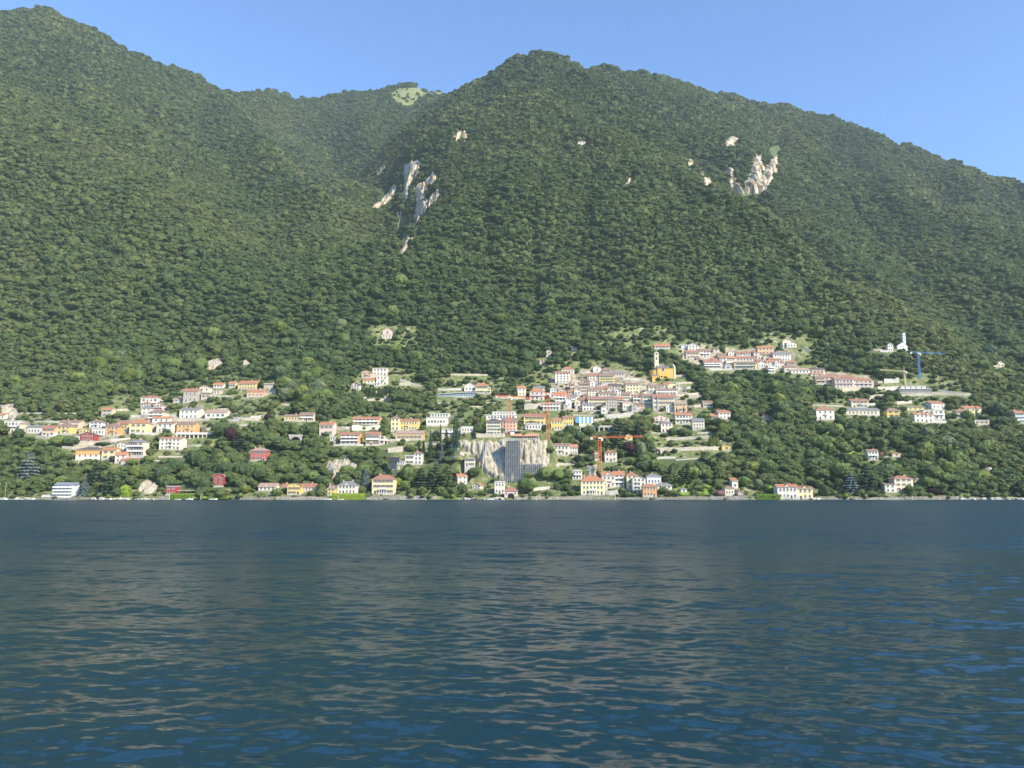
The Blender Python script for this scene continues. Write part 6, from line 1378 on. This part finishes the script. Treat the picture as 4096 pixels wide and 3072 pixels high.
for (a, b_, c, d, Y) in HBOX + SBOX:              # nothing planned stands hidden behind a tree, or inside one
    cov = (y < Y + 4) & (px + rad * .9 > a + 1) & (px - rad * .9 < b_ - 1) & (top < d - (d - c) * .16) & (py > c)
    keep &= ~cov
for h in HS: keep &= ~((np.abs(x - h['p'][0]) < h['w'] / 2 + size * .35) & (y > h['p'][1] - 1) & (y < h['p'][1] + h['d'] + 1.5))
for (tx, ty, tr) in TSPOT: keep &= np.hypot(x - tx, y - ty) > tr * .8
# drop what the mountain itself hides
idx = np.nonzero(keep)[0]; el = (z[idx] + hgt[idx] - CAM_H) / y[idx]; hid = np.zeros(len(idx), bool)
for t in np.linspace(.35, .985, 40): hid |= (ground(x[idx] * t, y[idx] * t) - CAM_H) / (y[idx] * t) > el + .004
idx = idx[~hid]; print('wood trees', len(idx))
# the most prominent become trees of their own
sc = (hgt * ppx * size * ppx)[idx] * np.where(opn[idx], .0, 1) * (px[idx] > 30) * (px[idx] < 4066); order = np.argsort(-sc); pick = []; got = 0; cell = {}
NIND = 300 - len(titems)
for j in order:
    i = idx[j]; c = (int(px[i] / 60), int(midy[i] / 28))
    if cell.get(c, 0) >= 1: continue
    cell[c] = 1; pick.append(j)
    if len(pick) >= NIND: break
for n_, j in enumerate(pick):
    i = idx[j]; mat = ('green', 'dark', 'green', 'yel', 'green', 'pale')[int((fbm(x[i:i+1] / 60, y[i:i+1] / 60, 77, 2)[0] + 1.2 + random.random()) * 2) % 6]
    o = tree('woodland_tree', 'broad', mat, x[i], y[i], z[i] - .4, size[i] * 1.05, hgt[i] * 1.05, n_ % 3)
    dd, rel = relation(px[i], midy[i]); titems.append((o, {'green': 'green', 'dark': 'dark green', 'yel': 'yellow-green', 'pale': 'grey-green'}[mat] + ' woodland tree ' + rel, dd, 'tree', 'trees of the lower woods'))
# bushes that hang over the quays
bsh = []
for k in range(70):
    px_ = random.uniform(15, 4080); X_ = (px_ - CX) / F_PX * 500; y_ = float(shore_y(np.array(X_))) - random.uniform(.3, 1.2); w_ = random.uniform(2.2, 5.0)
    if any(h['p'][1] < 530 and h['x0'] - 22 < px_ < h['x1'] + 22 for h in HS) or any(abs(px_ - q) < 30 for q in (160, 185, 205)): continue
    m_ = random.choice(('green', 'green', 'dark', 'yel', 'lime')); o = tree('shore_bush', 'bush', m_, X_, y_, random.uniform(.3, 1.4), w_, w_ * random.uniform(.6, 1.1), k % 3)
    dd, rel = relation(px_, 1985); bsh.append((o, {'green': 'green', 'dark': 'dark green', 'yel': 'yellow-green', 'lime': 'lime green'}[m_] + ' bush overhanging the water ' + rel, dd, 'bush', 'bushes along the shore'))
settle(bsh)
settle(titems)
left = np.setdiff1d(idx, idx[np.array(pick, int)])
# everything else: one wood, each tree an instance of a leafy crown
WOODM = leafmat('wood_leaves', (.082, .130, .047), (.118, .164, .056), (.168, .192, .070), True, .36)
def crown_src(seed, n, shape='forest'):
    V = crown(shape, n, seed); return bpy.data.objects.new('crown_source', npmesh('crown_source_%d' % seed, V, np.arange(len(V)).reshape(-1, 4), WOODM))
SRC = [crown_src(201, 380), crown_src(202, 380), crown_src(203, 380), crown_src(204, 400), crown_src(205, 420, 'spruce')]
def instanced(name, sel, label):
    n = len(sel); me_ = bpy.data.meshes.new(name); me_.vertices.add(n); me_.vertices.foreach_set('co', np.stack([x[sel], y[sel], z[sel] - .5], -1).astype(np.float32).ravel())
    tn = np.clip(.50 + .34 * fbm(x[sel] / 150, y[sel] / 150, 61, 3) + r_.normal(size=n) * .18 - .10 * smooth(350, 800, z[sel]), 0, 1)
    kd = r_.integers(0, 4, n); kd[(r_.random(n) < .012) & (y[sel] < 1000)] = 4
    for nm, dat, ty in (('tint', tn, 'FLOAT'), ('spin', r_.random(n) * 6.283, 'FLOAT')): me_.attributes.new(nm, ty, 'POINT').data.foreach_set('value', dat.astype(np.float32))
    me_.attributes.new('kind', 'INT', 'POINT').data.foreach_set('value', kd.astype(np.int32))
    me_.attributes.new('size', 'FLOAT_VECTOR', 'POINT').data.foreach_set('vector', np.stack([size[sel] * 1.22, size[sel] * 1.22, hgt[sel]], -1).astype(np.float32).ravel())
    o = link(name, me_); ng = bpy.data.node_groups.new(name, 'GeometryNodeTree')
    ng.interface.new_socket('Geometry', in_out='INPUT', socket_type='NodeSocketGeometry'); ng.interface.new_socket('Geometry', in_out='OUTPUT', socket_type='NodeSocketGeometry')
    gi = ng.nodes.new('NodeGroupInput'); go = ng.nodes.new('NodeGroupOutput'); jn = ng.nodes.new('GeometryNodeJoinGeometry')
    def attr(nm, ty): a = ng.nodes.new('GeometryNodeInputNamedAttribute'); a.data_type = ty; a.inputs[0].default_value = nm; return [s for s in a.outputs if s.enabled][0]
    sp_, sz_, kd_ = attr('spin', 'FLOAT'), attr('size', 'FLOAT_VECTOR'), attr('kind', 'INT')
    cx_ = ng.nodes.new('ShaderNodeCombineXYZ'); ng.links.new(sp_, cx_.inputs[2])
    for k, s in enumerate(SRC):
        oi = ng.nodes.new('GeometryNodeObjectInfo'); oi.inputs[0].default_value = s; oi.inputs['As Instance'].default_value = True
        ip = ng.nodes.new('GeometryNodeInstanceOnPoints'); cm = ng.nodes.new('FunctionNodeCompare'); cm.data_type = 'INT'; cm.operation = 'EQUAL'
        si = [q for q in cm.inputs if q.enabled]; ng.links.new(kd_, si[0]); si[1].default_value = k
        ng.links.new(gi.outputs[0], ip.inputs['Points']); ng.links.new(cm.outputs[0], ip.inputs['Selection']); ng.links.new(oi.outputs['Geometry'], ip.inputs['Instance'])
        ng.links.new(cx_.outputs[0], ip.inputs['Rotation']); ng.links.new(sz_, ip.inputs['Scale']); ng.links.new(ip.outputs[0], jn.inputs[0])
    ng.links.new(jn.outputs[0], go.inputs[0]); md = o.modifiers.new('woods', 'NODES'); md.node_group = ng
    o['kind'] = 'stuff'; o['label'] = label; return o
instanced('forest', left[~opn[left]], 'dense mixed woods covering the mountainsides')
instanced('shrubbery', left[opn[left]], 'garden shrubs and bushes among the houses')

# ------------------------------------------------------------------ summer haze over the lake
b = MB(); b.box(-2150, 2150, -1100, 2800, -40, 1480)
m = bpy.data.materials.new('air'); m.use_nodes = True; nt = m.node_tree; nt.nodes.remove(nt.nodes['Principled BSDF'])
pv = nt.nodes.new('ShaderNodeVolumePrincipled'); pv.inputs['Color'].default_value = (.72, .87, 1.0, 1); pv.inputs['Density'].default_value = 0.00006; pv.inputs['Anisotropy'].default_value = 0.0
nt.links.new(pv.outputs[0], nt.nodes['Material Output'].inputs['Volume'])
hz = b.build('haze', m); hz['kind'] = 'stuff'; hz['label'] = 'thin blue summer haze over the lake'
